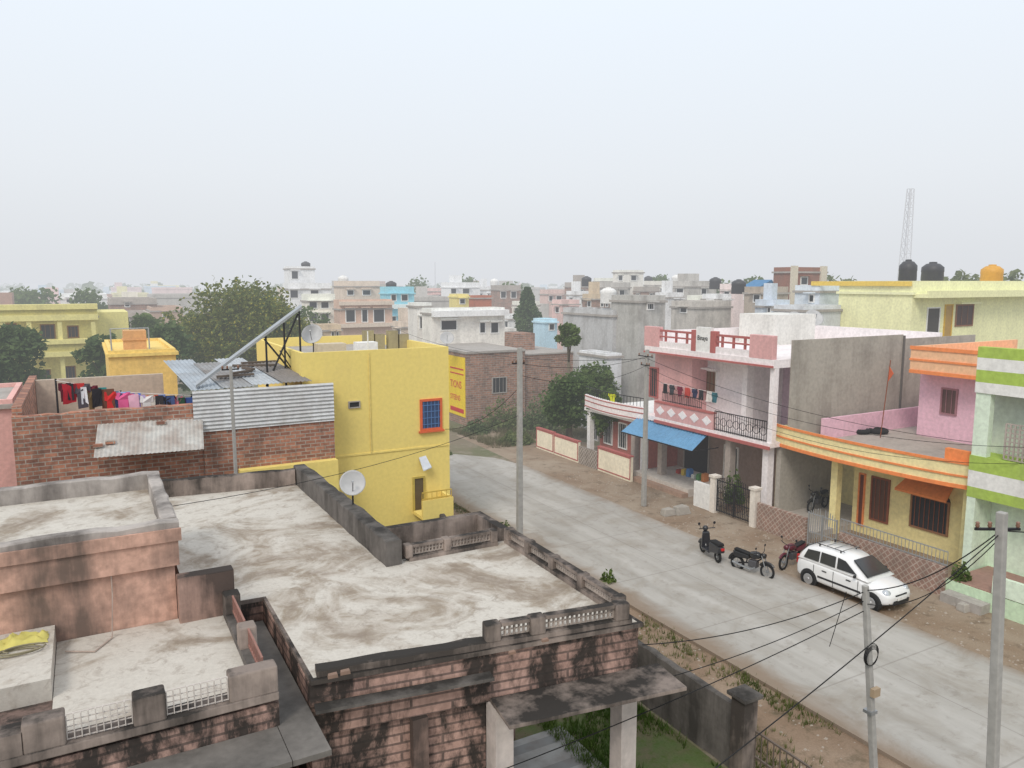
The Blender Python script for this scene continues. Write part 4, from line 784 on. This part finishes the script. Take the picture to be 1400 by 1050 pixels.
m=MB(); m.tube([(25.36,yu(903,25.35),5.1),(25.36,yu(980,25.35),5.1)],.01,5); tag(m.build('clothesline',white),'thin clothesline above the pink balcony','clothesline')
aw=thing('awning','blue corrugated awning over the shop of the pink house','awning',(24.3,27,2.6))
aa=atX(849,588,23.6); ab=atX(946,620,23.6); ac=Vector((25.2,atX(968,598,25.2).y,3.1)); ad=Vector((25.2,atX(872,566,25.2).y,3.1)); 
zA=(aa.z+ab.z)/2; aa=Vector((23.6,aa.y,zA)); ab=Vector((23.6,ab.y,zA))
corr('sheet',aa,ab-aa,(ad-aa),plaster(C(112,160,196),.45,(.14,.25,.36,1),rough=.6),aw,.2,.03)
m=MB(); m.bar(aa,ab,.05); 
for q in (aa,ab): m.bar(q,(25.2,q.y,2.6),.04)
m.build('frame',iron,aw)
gc=[C(180,70,60),C(210,180,80),C(80,130,190),C(225,225,220),C(90,150,90),C(200,130,80)]
nm=['red','yellow','blue','white','green','orange']
for i in range(6):
    y_=yu(922+7*i,26,640); z_=.385; h=.15+.1*(i%3); m=MB(); m.box(26.2,26.5,y_-.11,y_+.11,z_,z_+h); m.box(26.22,26.48,y_-.1,y_+.1,z_+h+.005,z_+h+.05); tag(m.build('goods_box',plain(gc[i],.6)),'%s goods box standing in the shop front under the blue awning'%nm[i],'box')
cw=plaster(C(238,228,206),.25)
def bwall(label,u0,u1,h,mat,trimm=None,name='boundary_wall',group='low walls along the far pavement',X=24.0,v=650):
    ya,yb=sorted((yu(u0,X,v),yu(u1,X,v))); t=thing(name,label,'wall',(X,(ya+yb)/2,0),group=group)
    MB().box(X-.08,X+.08,ya,yb,0,h).build('wall_body',mat,t)
    if trimm:
        MB().box(X-.12,X+.12,ya-.02,yb+.02,h+.001,h+.06).build('coping',trimm,t)
        m=MB(); m.box(X-.1,X-.082,ya,ya+.06,.1,h-.01); m.box(X-.1,X-.082,yb-.06,yb,.1,h-.01); m.box(X-.1,X-.082,ya+.06,yb-.06,.1,.16); m.box(X-.1,X-.082,ya+.06,yb-.06,h-.09,h-.02); m.build('painted_border',trimm,t)
    return t,ya,yb
bwall('cream wall section with maroon border at the far end of the pavement',735,758,1.25,cw,mar,v=595)
bwall('cream wall section with maroon border left of the patterned gate',759,792,1.2,cw,mar,v=605)
bwall('cream wall section with maroon border left of the awning pole',819,864,1.3,cw,mar,v=625)
bwall('white low wall left of the black iron gate',950,978,1.15,white,None,v=680)
tl=tilem(C(158,128,116),C(188,172,160),4.2); tl2=tilem(C(135,126,120),C(190,180,170),4)
bwall('patterned grey tiled gate panel between two cream wall sections',793,818,1.0,tl2,None,'tiled_gate',v=615)
bwall('short diamond tiled wall left of the grey metal gate',1037,1104,1.1,tl,None,v=700)
t,ya,yb=bwall('long diamond tiled wall behind the white car',1147,1296,1.0,tl,None,v=760)
m=MB(); rail(m,(24,ya),(24,yb),1.0,1.5,30,.016); m.build('top_rail',galv,t)
def gate(label,u0,u1,h,mat,v,n=14,sc_=True):
    ya,yb=sorted((yu(u0,24,v),yu(u1,24,v))); t=thing('iron_gate',label,'gate',(24,(ya+yb)/2,0),group='gates along the far pavement'); mid=(ya+yb)/2
    for a,b in ((ya,mid-.02),(mid+.02,yb)):
        m=MB(); m.bar((24,a,.1),(24,a,h),.05); m.bar((24,b,.1),(24,b,h),.05); k=n//2
        for i in range(1,k): y=a+(b-a)*i/k; hh=h+.25*math.sin(math.pi*(y-ya)/(yb-ya)); m.bar((24,y,.1),(24,y,hh),.022)
        for z in (.15,h*.45,h-.05): m.bar((24,a,z),(24,b,z),.035)
        if sc_:
            for i in range(3):
                for z in (h*.3,h*.7): m.torus((24,a+(b-a)*(i+.5)/3,z),.13,.014,'x',10,4)
        m.build('gate_leaf',mat,t)
    return ya,yb
ga,gb=gate('ornate black double iron gate of the pink house',980,1028,1.55,iron,690,20)
for y,l in ((ga-.16,'white gate pillar right of the black iron gate'),(gb+.16,'white gate pillar left of the black iron gate')):
    m=MB(); m.box(23.85,24.15,y-.14,y+.14,0,1.6); m.box(23.8,24.2,y-.19,y+.19,1.601,1.7); tag(m.build('gate_pillar',plaster(C(226,218,208),.3)),l,'pillar','white gate pillars')
gate('plain grey steel gate of the orange and cream house',1106,1145,1.4,galv,705,12,False)
shrub('leafy shrub rising from a planter behind the black iron gate',(24.9,yu(1005,24.9,650),.4),.5,1.5,G1,700,.14)
shrub('small plant beside the green house step',(24.3,yu(1318,24.3,740),.63),.3,.6,G1,260,.12)
yq=yu(1005,24.9,650); tag(MB().box(24.65,25.15,yq-.25,yq+.25,0,.42).build('planter',plaster((.3,.2,.15,1))),'square clay planter behind the black iron gate','planter')
# ================================================================ ORANGE / CREAM HOUSE
oc=thing('house','cream single storey house with orange banded curved parapet and pink upper room','house',(31,18.5,0))
crm=plaster(C(250,222,162),.15); orn=plaster(C(238,142,85),.2); ocr=plaster(C(248,224,170),.2); pnk2=plaster(C(232,190,206),.15)
oy0,oy1=yu(1318,25.4,640),yu(1050,25.4,590)-.02
ym=yu(1166,27.2,680)
MB().box(27.2,38,oy0,ym,0,3.3).build('wall',crm,oc); MB().box(29.6,38,ym+.001,oy1,0,3.3).build('porch_wall',crm,oc)
MB().box(25.95,29.59,oy1-.14,oy1-.01,.251,3.2).build('porch_side_wall',crm,oc)
MB().box(25.9,38,oy0,oy1,3.301,3.45).build('roof',plaster((.42,.38,.34,1),.5),oc)
cur2=[(25.75-.45*math.sin(math.pi*(i/14))**.7,oy0+.01+(oy1-oy0-.02)*i/14) for i in range(15)]
curved(cur2,0,.16,3.3,4.12).build('curved_parapet',ocr,oc)
for z,h_ in ((3.22,.13),(3.62,.06),(4.06,.1)): curved(cur2,.05,.045,z,z+h_).build('orange_band',orn,oc)
m=MB(); m.box(25.75,25.95,oy0+.01,oy0+.9,4.121,4.5); m.build('parapet_end',orn,oc)
MB().box(25.92,30,oy1-.2,oy1-.01,3.451,4.0).build('parapet',ocr,oc)
for y in (ym+.1,oy1-.3,oy0+.2): MB().box(26.1,26.4,y-.15,y+.15,0,3.3).build('column',crm,oc)
MB().box(24.8,29.5,ym,oy1,0,.25).build('porch_floor',plaster((.45,.41,.37,1),.3),oc)
window(oc,'X',27.2,yu(1170,27.2,690)-.1,yu(1182,27.2,690),.3,2.5,orn,plain(C(110,65,48),.5),name='door')
window(oc,'X',27.2,yu(1190,27.2,690),yu(1216,27.2,690),.7,2.5,brn,plain(C(95,65,52),.5),bars=3)
a1,a2=yu(1298,27.2,710),yu(1244,27.2,710); f=window(oc,'X',27.2,a1,a2,.9,2.2,plaster(C(150,110,80),.1),dark,bars=7,barm=brn)
m=MB(); ap=[(27.17,a1+(a2-a1)*.5+(a2-a1)*.5*math.cos(math.pi*i/10),2.2+.35*math.sin(math.pi*i/10)) for i in range(11)]; m.ext(ap,(.028,0,0)); m.build('arch_panel',dark,oc)
m=MB(); m.ext([(26.5,a1-.25,2.35),(26.5,a2+.25,2.35),(27.19,a2+.1,2.85),(27.19,a1-.1,2.85)],(0,0,.08)); m.build('orange_sunshade',orn,oc)
window(oc,'X',29.6,yu(1120,29.6,660),yu(1134,29.6,660),.3,2.4,brn,plain(C(95,60,45),.5),name='door')
uy1=yu(1256,32,550); MB().box(32,39,11,uy1,3.451,6.3).build('upper_room',pnk2,oc)
MB().box(31.0,39,11,yu(1243,31,500),6.301,6.45).build('upper_slab',orn,oc)
yq=yu(1243,31,500); m=MB(); m.box(31.05,31.2,11,yq,6.451,7.45); m.box(31.21,39,yq-.15,yq,6.451,7.45); m.build('upper_parapet',plaster(C(244,190,150),.2),oc)
m=MB(); m.box(31.0,31.048,11,yq+.02,7.32,7.47); m.build('upper_band',orn,oc); m=MB(); m.box(31.0,31.048,11,yq+.02,6.85,6.93); m.build('upper_band',orn,oc)
window(oc,'X',32,yu(1286,32,555),yu(1309,32,555),4.55,5.7,plaster(C(165,120,128),.1),plain(C(100,72,70),.5),bars=2)
window(oc,'X',32,yu(1336,32,570),yu(1354,32,570),3.46,5.5,orn,plain(C(160,75,45),.5),name='door')
MB().box(27.5,38,uy1+1.3,uy1+1.45,3.451,4.35).build('low_wall',pnk2,oc)
p=atZ(1122,572,3.45); dish('small grey satellite dish on the flat roof of the orange banded house',(p.x,p.y,3.45),.45,.4,R(210),40)
t=thing('flag_pole','thin pole with a small orange pennant on the orange banded house','flag',(0,0,0),local=True)
p=atX(1205,575,30); z1_=atX(1214,492,30).z; t.location=(30,p.y,3.45); MB().tube([(0,0,0),(.0,-.25,z1_-3.45)],.02,6).build('pole',brn,t); MB().ext([(0,-.2,z1_-3.7),(-.1,-.5,z1_-4.0),(0,-.18,z1_-4.4)],(.015,0,0)).build('pennant',org,t)
for k,u in enumerate((1175,1200)):
    p=atZ(u,592,3.46); m=MB(); m.torus((p.x,p.y,3.57),.34,.11,'z',20,8); tag(m.build('old_tyre',rubber,smooth=True),'black old tyre on the flat roof, %s of the two'%('left' if k==0 else 'right'),'tyre')
# ================================================================ GREEN HOUSE
gh=thing('house','mint and white house with lime green bands at the right edge','house',(31,9,0))
grn=plaster(C(168,192,92),.3); mint=plaster(C(218,232,212),.3); gy=oy0-.15; gwh=plaster((.78,.77,.74,1),.35)
MB().box(26.4,37,2,gy,0,3.1).build('wall',mint,gh); MB().box(26.4,37,2,gy,3.101,6.6).build('upper_wall',plaster(C(206,214,202),.25),gh)
for z0,z1,mt in ((3.1,3.45,grn),(3.451,4.0,gwh),(4.001,4.5,grn)): MB().box(25.4,26.399,2,gy,z0,z1).build('balcony_band',mt,gh)
for z0,z1,mt in ((6.6,6.95,gwh),(6.951,7.35,grn),(7.351,7.75,gwh),(7.751,8.1,grn)): MB().box(25.4,25.7,2,gy,z0,z1).build('parapet_band',mt,gh)
MB().box(25.701,37,2,gy,6.601,6.8).build('roof',conc,gh); m=MB(); m.box(25.71,37,gy-.2,gy,6.81,7.9); m.build('side_parapet',grn,gh)
MB().box(25.45,25.7,gy-.5,gy-.02,4.501,6.599).build('corner_column',mint,gh)
lattice(gh,(25.55,gy-1.0),(25.55,5),4.55,5.7,plaster((.42,.36,.32,1),.4),.14,.035,'brick_screen')
MB().box(25.4,26.39,gy-.3,gy-.02,0,3.09).build('corner_column',mint,gh)
window(gh,'X',26.4,gy-3.2,gy-1.6,.9,2.3,white,glass,bars=4); window(gh,'X',26.4,gy-3,gy-1.8,4.9,6.2,white,glass,bars=3)
MB().box(24.0,26.39,2,gy-.35,0,.6).build('plinth',plaster(C(200,222,190),.3),gh); MB().box(24.05,26.3,2,gy-.4,.601,.63).build('plinth_top',plaster((.36,.22,.18,1),.3),gh)
MB().box(23.5,23.99,gy-1.8,gy-.5,0,.3).build('step',conc,gh)
MB().box(24.0,24.15,2,gy-1.8,.631,1.2).build('low_wall',mint,gh)
for k,(u,v) in enumerate(((1305,826),(1318,834),(912,704),(930,702))):
    p=atZ(u,v,0); m=MB(); q=.2+.06*k; m.hexa([(p.x-q,p.y-q*.7,0),(p.x+q,p.y-q*.8,0),(p.x+q*.9,p.y+q*.7,0),(p.x-q*.8,p.y+q*.6,0),(p.x-q*.8,p.y-q*.5,q),(p.x+q*.8,p.y-q*.6,q*.9),(p.x+q*.7,p.y+q*.5,q*.95),(p.x-q*.7,p.y+q*.5,q*.85)])
    tag(m.build('stone_block',plaster((.40,.37,.33,1),.4),bevel=.03),['pale stone block by the green house step','second pale block just right of the first by the green step','pale block on the pavement below the shop steps','wider block beside the one below the shop steps'][k],'stone')
# ================================================================ CAR
def car(loc,rz):
    t=thing('parked_car','white small hatchback with a roof carrier parked at the right roadside','car',loc,rz,local=True)
    paint=plain((.82,.82,.82,1),.25,0,.5,.5,.01); trim=plain((.03,.03,.032,1),.6); chrome=plain((.6,.6,.6,1),.25,.9)
    S=[(-1.71,.60,.34,.80,.86),(-1.66,.70,.24,.86,.92),(-1.35,.735,.22,.88,.92),(-.7,.745,.2,.87,.91),(0,.745,.2,.85,.90),(.7,.745,.2,.82,.91),(1.0,.74,.2,.78,.88),(1.35,.72,.22,.71,.80),(1.6,.64,.24,.62,.69),(1.72,.48,.34,.52,.56)]
    vs=[];fs=[]
    for y,w,zb,zs,zt in S:
        half=[(0,zb),(w*.9,zb),(w*.99,zb+.10),(w,(zb+zs)/2),(w*.985,zs-.05),(w*.92,zs+.01),(w*.5,zt-.01)]
        pr=half+[(0,zt)]+[(-a,b) for a,b in half[:0:-1]]
        n=len(pr); vs+=[(a,y,b) for a,b in pr]
    for i in range(len(S)-1):
        for k in range(n): fs.append((i*n+k,i*n+(k+1)%n,(i+1)*n+(k+1)%n,(i+1)*n+k))
    fs.append(tuple(range(n))); fs.append(tuple(range((len(S)-1)*n,len(S)*n)))
    m=MB(); m.add(vs,fs); o=m.build('body',paint,t,True); md=o.modifiers.new('s','SUBSURF'); md.levels=2; md.render_levels=2
    K=[(-1.62,.67,.86,.92),(-1.54,.63,.86,1.14),(-1.36,.58,.86,1.33),(-1.0,.565,.86,1.40),(-.5,.565,.86,1.425),(-.05,.56,.86,1.40),(.20,.56,.86,1.34),(.58,.595,.86,1.12),(1.0,.66,.84,.88)]
    vs=[];fs=[]
    for y,w,zb,zt in K:
        lw_=.71
        half=[(0,zb),(lw_*.98,zb),(lw_*.98,.90 if zt>.92 else zt-.01),(lw_-(lw_-w)*.85,max(zt-.11,zb+.02)),(w*.86,zt-.025)]
        pr=half+[(0,zt)]+[(-a,b) for a,b in half[:0:-1]]; n=len(pr); vs+=[(a,y,b) for a,b in pr]
    for i in range(len(K)-1):
        for k in range(n): fs.append((i*n+k,i*n+(k+1)%n,(i+1)*n+(k+1)%n,(i+1)*n+k))
    fs.append(tuple(range(n))); fs.append(tuple(range((len(K)-1)*n,len(K)*n)))
    m=MB(); m.add(vs,fs); m.build('cabin',paint,t,True)
    def glassq(name,pts,off):
        m=MB(); off=Vector(off); m.ext([Vector(q)+off*.5 for q in pts],off); return m.build(name,glass,t)
    glassq('windshield',[(-.57,.90,.93),(.57,.90,.93),(.46,.30,1.295),(-.46,.30,1.295)],(0,.028,.032))
    glassq('rear_window',[(-.50,-1.56,1.06),(.50,-1.56,1.06),(.44,-1.40,1.29),(-.44,-1.40,1.29)],(0,-.035,.012))
    for s in (-1,1):
        W=lambda z:s*(.70-.125*(z-.9)/.42)
        for a,b,c,d in (((-1.38,.95),(-1.28,1.24),(-.82,1.28),(-.80,.95)),((-.74,.95),(-.76,1.285),(-.22,1.29),(-.18,.95)),((-.10,.95),(-.14,1.29),(.14,1.26),(.62,.965))):
            glassq('side_window',[(W(z),y,z) for y,z in (a,b,c,d)],(s*.02,0,.005))
        for y in (-1.13,1.17):
            m=MB(); m.lathe((s*.60,y,.30),[(.32,0),(.32,s*.148)],24,'x'); m.build('wheel_arch',trim,t)
            wo=MB().lathe((s*.58,y,.275),[(.18,0),(.275,s*.01),(.275,s*.15),(.25,s*.185),(.18,s*.185)],24,'x').build('wheel',rubber,t)
            m=MB(); m.lathe((s*.58,y,.275),[(.18,s*.186),(.17,s*.192),(.06,s*.18),(.04,s*.2)],16,'x'); m.build('rim',plain((.45,.45,.46,1),.35,.6),wo)
        m=MB(); m.lathe((s*.48,1.49,.60),[(.15,0),(.14,.07),(.06,.12)],14,d=(s*.5,1,.3)); m.build('headlight',plain((.55,.58,.62,1),.1,.3),t,True)
        m=MB(); m.box(s*.62-.05,s*.62+.05,-1.70,-1.60,.66,.96); m.build('tail_light',plain((.4,.02,.02,1),.3),t,bevel=.02)
        m=MB(); m.box(s*.80-.06,s*.80+.06,.58,.65,.89,.99); m.build('mirror',trim,t,bevel=.03)
        m=MB(); m.box(s*.742-.012,s*.742+.012,-.78,.80,.44,.50); m.build('side_moulding',trim,t)
        for y in (-.62,.28): m=MB(); m.box(s*.74-.02,s*.74+.02,y,y+.16,.70,.73); m.build('door_handle',trim,t)
        for y in (-.20,.70,-.95): m=MB(); m.box(s*.742-.006,s*.742+.006,y-.006,y+.006,.3,.82); m.build('door_seam',trim,t)
        m=MB(); m.lathe((s*.48,1.63,.36),[(.05,0),(.05,.03)],10,'y'); m.build('fog_light',chrome,t)
        m=MB(); m.tube([(s*.40,-1.1,1.465),(s*.40,-.05,1.465)],.014,6); 
        for y in (-1.0,-.2): m.box(s*.40-.015,s*.40+.015,y-.02,y+.02,1.37,1.46)
        m.build('carrier_rail',trim,t)
    m=MB()
    for k in range(4): y=-1.02+k*.3; m.bar((-.40,y,1.49),(.40,y,1.49),.022)
    m.build('carrier_slats',steel,t)
    m=MB(); m.box(-.38,.38,1.62,1.725,.29,.42); m.build('lower_grille',trim,t,bevel=.01); m=MB(); m.box(-.28,.28,1.63,1.71,.55,.585); m.build('upper_grille',trim,t)
    m=MB(); m.box(-.22,.22,1.726,1.742,.42,.51); m.build('number_plate',white,t)
    return t
car((21.55,15.75,0),R(180+2))
# ================================================================ TWO WHEELERS
def wheel(t,y,r,w,mat=rubber):
    m=MB(); m.torus((0,y,r),r-w,w,'x',22,8); o=m.build('wheel',mat,t,True)
    m=MB(); m.torus((0,y,r),r-2*w,.012,'x',20,5); m.lathe((-.05,y,r),[(.05,0),(.05,.1)],10,'x')
    for k in range(8): a=k*math.pi/4; m.bar((0,y,r),(0,y+math.cos(a)*(r-2*w),r+math.sin(a)*(r-2*w)),.014)
    m.build('rim',steel,o)
def motorcycle(label,loc,rz,body,group='motorcycles by the far roadside'):
    t=thing('motorcycle',label,'motorcycle',loc,rz,group,True); bm_=plain(body,.3,0,.5,.3)
    wheel(t,.63,.3,.045); wheel(t,-.63,.3,.055)
    m=MB(); m.tube([(0,.42,.85),(0,.35,.7),(0,.05,.45),(0,-.3,.4),(0,-.63,.3)],.03,6); m.tube([(0,.38,.82),(0,-.2,.72),(0,-.75,.78)],.028,6); m.tube([(0,-.2,.72),(0,-.25,.4)],.025,6); m.build('frame',iron,t)
    for s in (-1,1): MB().tube([(s*.08,.63,.3),(s*.08,.42,.88)],.022,6).build('fork',steel,t)
    m=MB(); m.lathe((0,.12,.80),[(.05,-.24),(.13,-.16),(.15,0),(.14,.12),(.07,.24)],12,d=(0,1,.15)); m.build('fuel_tank',bm_,t,True)
    m=MB(); m.hexa([(-.1,-.75,.80),(.1,-.75,.80),(.12,-.08,.75),(-.12,-.08,.75),(-.1,-.75,.88),(.1,-.75,.88),(.12,-.08,.82),(-.12,-.08,.82)]); m.build('seat',rubber,t,bevel=.03)
    m=MB(); m.box(-.13,.13,-.12,.22,.32,.6); m.build('engine',plain((.12,.12,.13,1),.4,.5),t,bevel=.04)
    m=MB(); m.tube([(.12,.2,.35),(.16,0,.25),(.17,-.75,.36)],.04,8); m.build('exhaust',steel,t)
    MB().torus((0,.63,.3),.34,.05,'x',8,6,R(40),R(150)).build('mudguard',bm_,t,True); MB().torus((0,-.63,.3),.36,.06,'x',8,6,R(50),R(170)).build('mudguard',bm_,t,True)
    m=MB(); m.tube([(-.36,.26,1.0),(-.2,.36,.98),(0,.4,.93),(.2,.36,.98),(.36,.26,1.0)],.015,6); m.build('handlebar',iron,t)
    m=MB(); m.lathe((0,.48,.86),[(.05,-.1),(.1,-.02),(.09,.05)],14,'y'); m.build('headlamp',bm_,t,True)
    for s in (-1,1): m=MB(); m.tube([(s*.26,.32,.99),(s*.3,.3,1.14)],.007,5); m.lathe((s*.31,.3,1.17),[(.045,0),(.05,.01),(.045,.02)],10,'y'); m.build('mirror',iron,t)
    m=MB(); m.hexa([(-.13,-.72,.55),(.13,-.72,.55),(.13,-.1,.6),(-.13,-.1,.6),(-.1,-.8,.78),(.1,-.8,.78),(.12,-.1,.74),(-.12,-.1,.74)]); m.build('side_panel',bm_,t,bevel=.03)
    t.scale=(.93,.93,.93)
    return t
def scooter(label,loc,rz,body):
    t=thing('scooter',label,'scooter',loc,rz,None,True); bm_=plain(body,.3,0,.5,.4)
    wheel(t,.58,.22,.05); wheel(t,-.55,.22,.055)
    m=MB(); m.hexa([(-.2,.32,.28),(.2,.32,.28),(.16,.48,.3),(-.16,.48,.3),(-.16,.36,.85),(.16,.36,.85),(.1,.46,.9),(-.1,.46,.9)]); m.build('leg_shield',bm_,t,bevel=.04)
    m=MB(); m.box(-.18,.18,-.15,.34,.24,.31); m.build('floorboard',bm_,t,bevel=.02)
    m=MB(); m.hexa([(-.15,-.8,.42),(.15,-.8,.42),(.17,-.12,.25),(-.17,-.12,.25),(-.11,-.85,.66),(.11,-.85,.66),(.15,-.12,.66),(-.15,-.12,.66)]); m.build('rear_body',bm_,t,bevel=.06)
    m=MB(); m.hexa([(-.13,-.78,.67),(.13,-.78,.67),(.15,-.1,.67),(-.15,-.1,.67),(-.11,-.76,.78),(.11,-.76,.78),(.13,-.14,.74),(-.13,-.14,.74)]); m.build('seat',rubber,t,bevel=.03)
    m=MB(); m.torus((0,.58,.22),.26,.07,'x',8,6,R(20),R(160)); m.build('mudguard',bm_,t,True)
    m=MB(); m.tube([(0,.56,.25),(0,.42,.95)],.03,8); m.tube([(-.33,.3,1.02),(-.12,.38,.99),(.12,.38,.99),(.33,.3,1.02)],.018,6); m.build('handlebar',iron,t)
    m=MB(); m.lathe((0,.44,.98),[(.05,-.1),(.11,-.02),(.09,.06)],14,'y'); m.build('headlamp',bm_,t,True)
    for s in (-1,1): m=MB(); m.tube([(s*.24,.33,1.0),(s*.3,.33,1.17)],.007,5); m.lathe((s*.31,.33,1.2),[(.05,0),(.055,.01),(.05,.02)],10,'y'); m.build('mirror',iron,t)
    m=MB(); m.box(-.06,.06,-.9,-.84,.55,.63); m.build('tail_light',plain((.5,.02,.02,1),.3),t); return t
p=atZ(971,762,.1); scooter('black scooter parked nose in at the right edge of the road',(p.x,p.y,.1),R(-15),(.02,.02,.025,1))
p=atZ(1028,784,.05); motorcycle('black motorcycle between the scooter and the white car',(p.x,p.y,.006),R(-168),(.02,.02,.022,1))
p=atZ(1084,780,0); motorcycle('dark purple red motorcycle tucked behind the white car',(p.x+.3,p.y+.3,0.006),R(100),(.12,.015,.03,1))
motorcycle('black motorcycle standing in the porch of the cream house',(27.6,yu(1118,27.6,690),.25),R(100),(.03,.03,.03,1))
# ================================================================ FAR TOWN
fc=[('white',C(232,232,230)),('cream',C(232,224,208)),('brick brown',C(178,146,130)),('pale pink',C(224,198,194)),('grey',C(190,186,180)),('pale blue',C(195,212,224)),('tan',C(206,188,162)),('pale yellow',C(226,218,172))]
zones=[(240,'far left beyond the lime yellow house'),(460,'behind the flowering tree'),(620,'beyond the sky blue house'),(800,'around the spire shaped tree'),(1000,'beyond the cement houses'),(1200,'beyond the tall brown house'),(1500,'behind the pale yellow house')]
rf=random.Random(5)
ordw=['nearest','second','third','fourth','fifth','sixth','seventh','eighth','ninth','tenth']
cand=[]; far=[]
for i in range(160):
    D=rf.uniform(95,400) ; u=rf.uniform(-20,1420)
    if u>950 and D<130: D+=60
    cand.append((D,u,rf.choice(fc),rf.uniform(4.2,9.0),rf.uniform(6,12)))
cand.sort()
for D,u,(nm_,cc),hz_,wd in cand:
    p=atD(u,385,D); z=[k for k in zones if u<k[0]][0][1]
    t=thing('distant_house','','house',(p.x,p.y+5,0),group='hazy distant houses'); far.append((t,nm_,z))
    m_=plaster(cc,.45); X0,X1=p.x-wd/2,p.x+wd/2; Y=p.y
    MB().box(X0,X1,Y,Y+9,0,hz_-.5).build('wall',m_,t); m=MB(); ring(m,X0-.1,X1+.1,Y-.1,Y+9.1,hz_-.499,hz_,.25); m.build('parapet',m_,t)
    if D<260:
        for fl in range(1,int(hz_//3)+1):
            for q in range(3):
                xx=X0+wd*(q+.5)/3; m=MB(); m.box(xx-.6,xx+.6,Y-.04,Y-.002,fl*3-1.8,fl*3-.7); m.build('window',dark,t)
    if rf.random()<.5: MB().box(X0+1,X0+3.2,Y+2,Y+5,hz_-.5,hz_+1.6).build('stair_room',m_,t)
bpy.context.view_layer.update(); dg=bpy.context.evaluated_depsgraph_get(); O_=Vector((0,0,H)); seen={}
def root(o):
    while o.parent: o=o.parent
    return o
vis=[]
for t,nm_,z in far:
    hit=0
    for ch in t.children:
        if ch.name.startswith('window'): continue
        bb=[ch.matrix_world@Vector(c) for c in ch.bound_box]; lo=Vector([min(c[i] for c in bb) for i in range(3)]); hi=Vector([max(c[i] for c in bb) for i in range(3)])
        for fx in (.03,.35,.65,.97):
            for fy in (0,1):
                for fz in (.6,.95):
                    if hit>1: break
                    tgt=Vector((lo.x+(hi.x-lo.x)*fx,lo.y+(hi.y-lo.y)*fy,lo.z+(hi.z-lo.z)*fz)); ok,_,_,_,ob,_=sc.ray_cast(dg,O_,(tgt-O_).normalized())
                    if ok and root(ob.original)==t: hit+=1
    vis.append(hit>1)
for (t,nm_,z),v in zip(far,vis):
    if v:
        seen[(nm_,z)]=seen.get((nm_,z),0)+1; k=min(9,seen[(nm_,z)]-1); t['label']='%s %s hazy house %s'%(ordw[k],nm_,z)
    else:
        for ch in list(t.children): bpy.data.objects.remove(ch)
        bpy.data.objects.remove(t)
ml=MB(); rt=random.Random(9)
for i in range(230):
    D=rt.uniform(230,700); u=rt.uniform(-60,1460); p=atD(u,385,D); r=rt.uniform(4,9); h=rt.uniform(5,9.5)
    for k in range(45):
        a=rt.uniform(0,6.28); e=rt.random(); leafq(ml,Vector((p.x+math.cos(a)*r*math.sqrt(1-e*e)*rt.uniform(.5,1),p.y+math.sin(a)*r*math.sqrt(1-e*e),1.5+e*(h-1.5))),rt.uniform(1.6,3.4))
tag(ml.build('distant_trees',G1,norm=False),'misty belt of distant trees along the horizon','trees',kind='stuff')
mt=[(30,388,105,'dark tree mass above the white flat house far left'),(55,391,100,'second dark tree right of the far left treetop'),(570,374,135,'hazy tree behind the sky blue house'),(900,373,120,'leafy crown on the skyline right of the skyline room'),(980,376,110,'round crown behind the weathered cement house'),(1025,373,95,'round crown left of the tall brown house'),(1140,366,80,'green crown between the tall brown house and the pale yellow house'),(1305,366,70,'crown behind the orange water tank'),(1388,362,68,'crown at the right edge behind the pale yellow house'),(640,376,140,'small crown behind the white skyline house'),(700,384,120,'small crown left of the spire shaped tree'),(120,392,95,'low crown above the long white building'),(955,380,100,'low crown between two cement houses'),(1330,368,75,'crown right of the orange water tank')]
for u,v,D,l in mt: tr(l,u,v,D,3.2,G1 if D>90 else G4,1600,ls=.55,group='trees among the distant roofs')
print('distant kept',sum(vis))
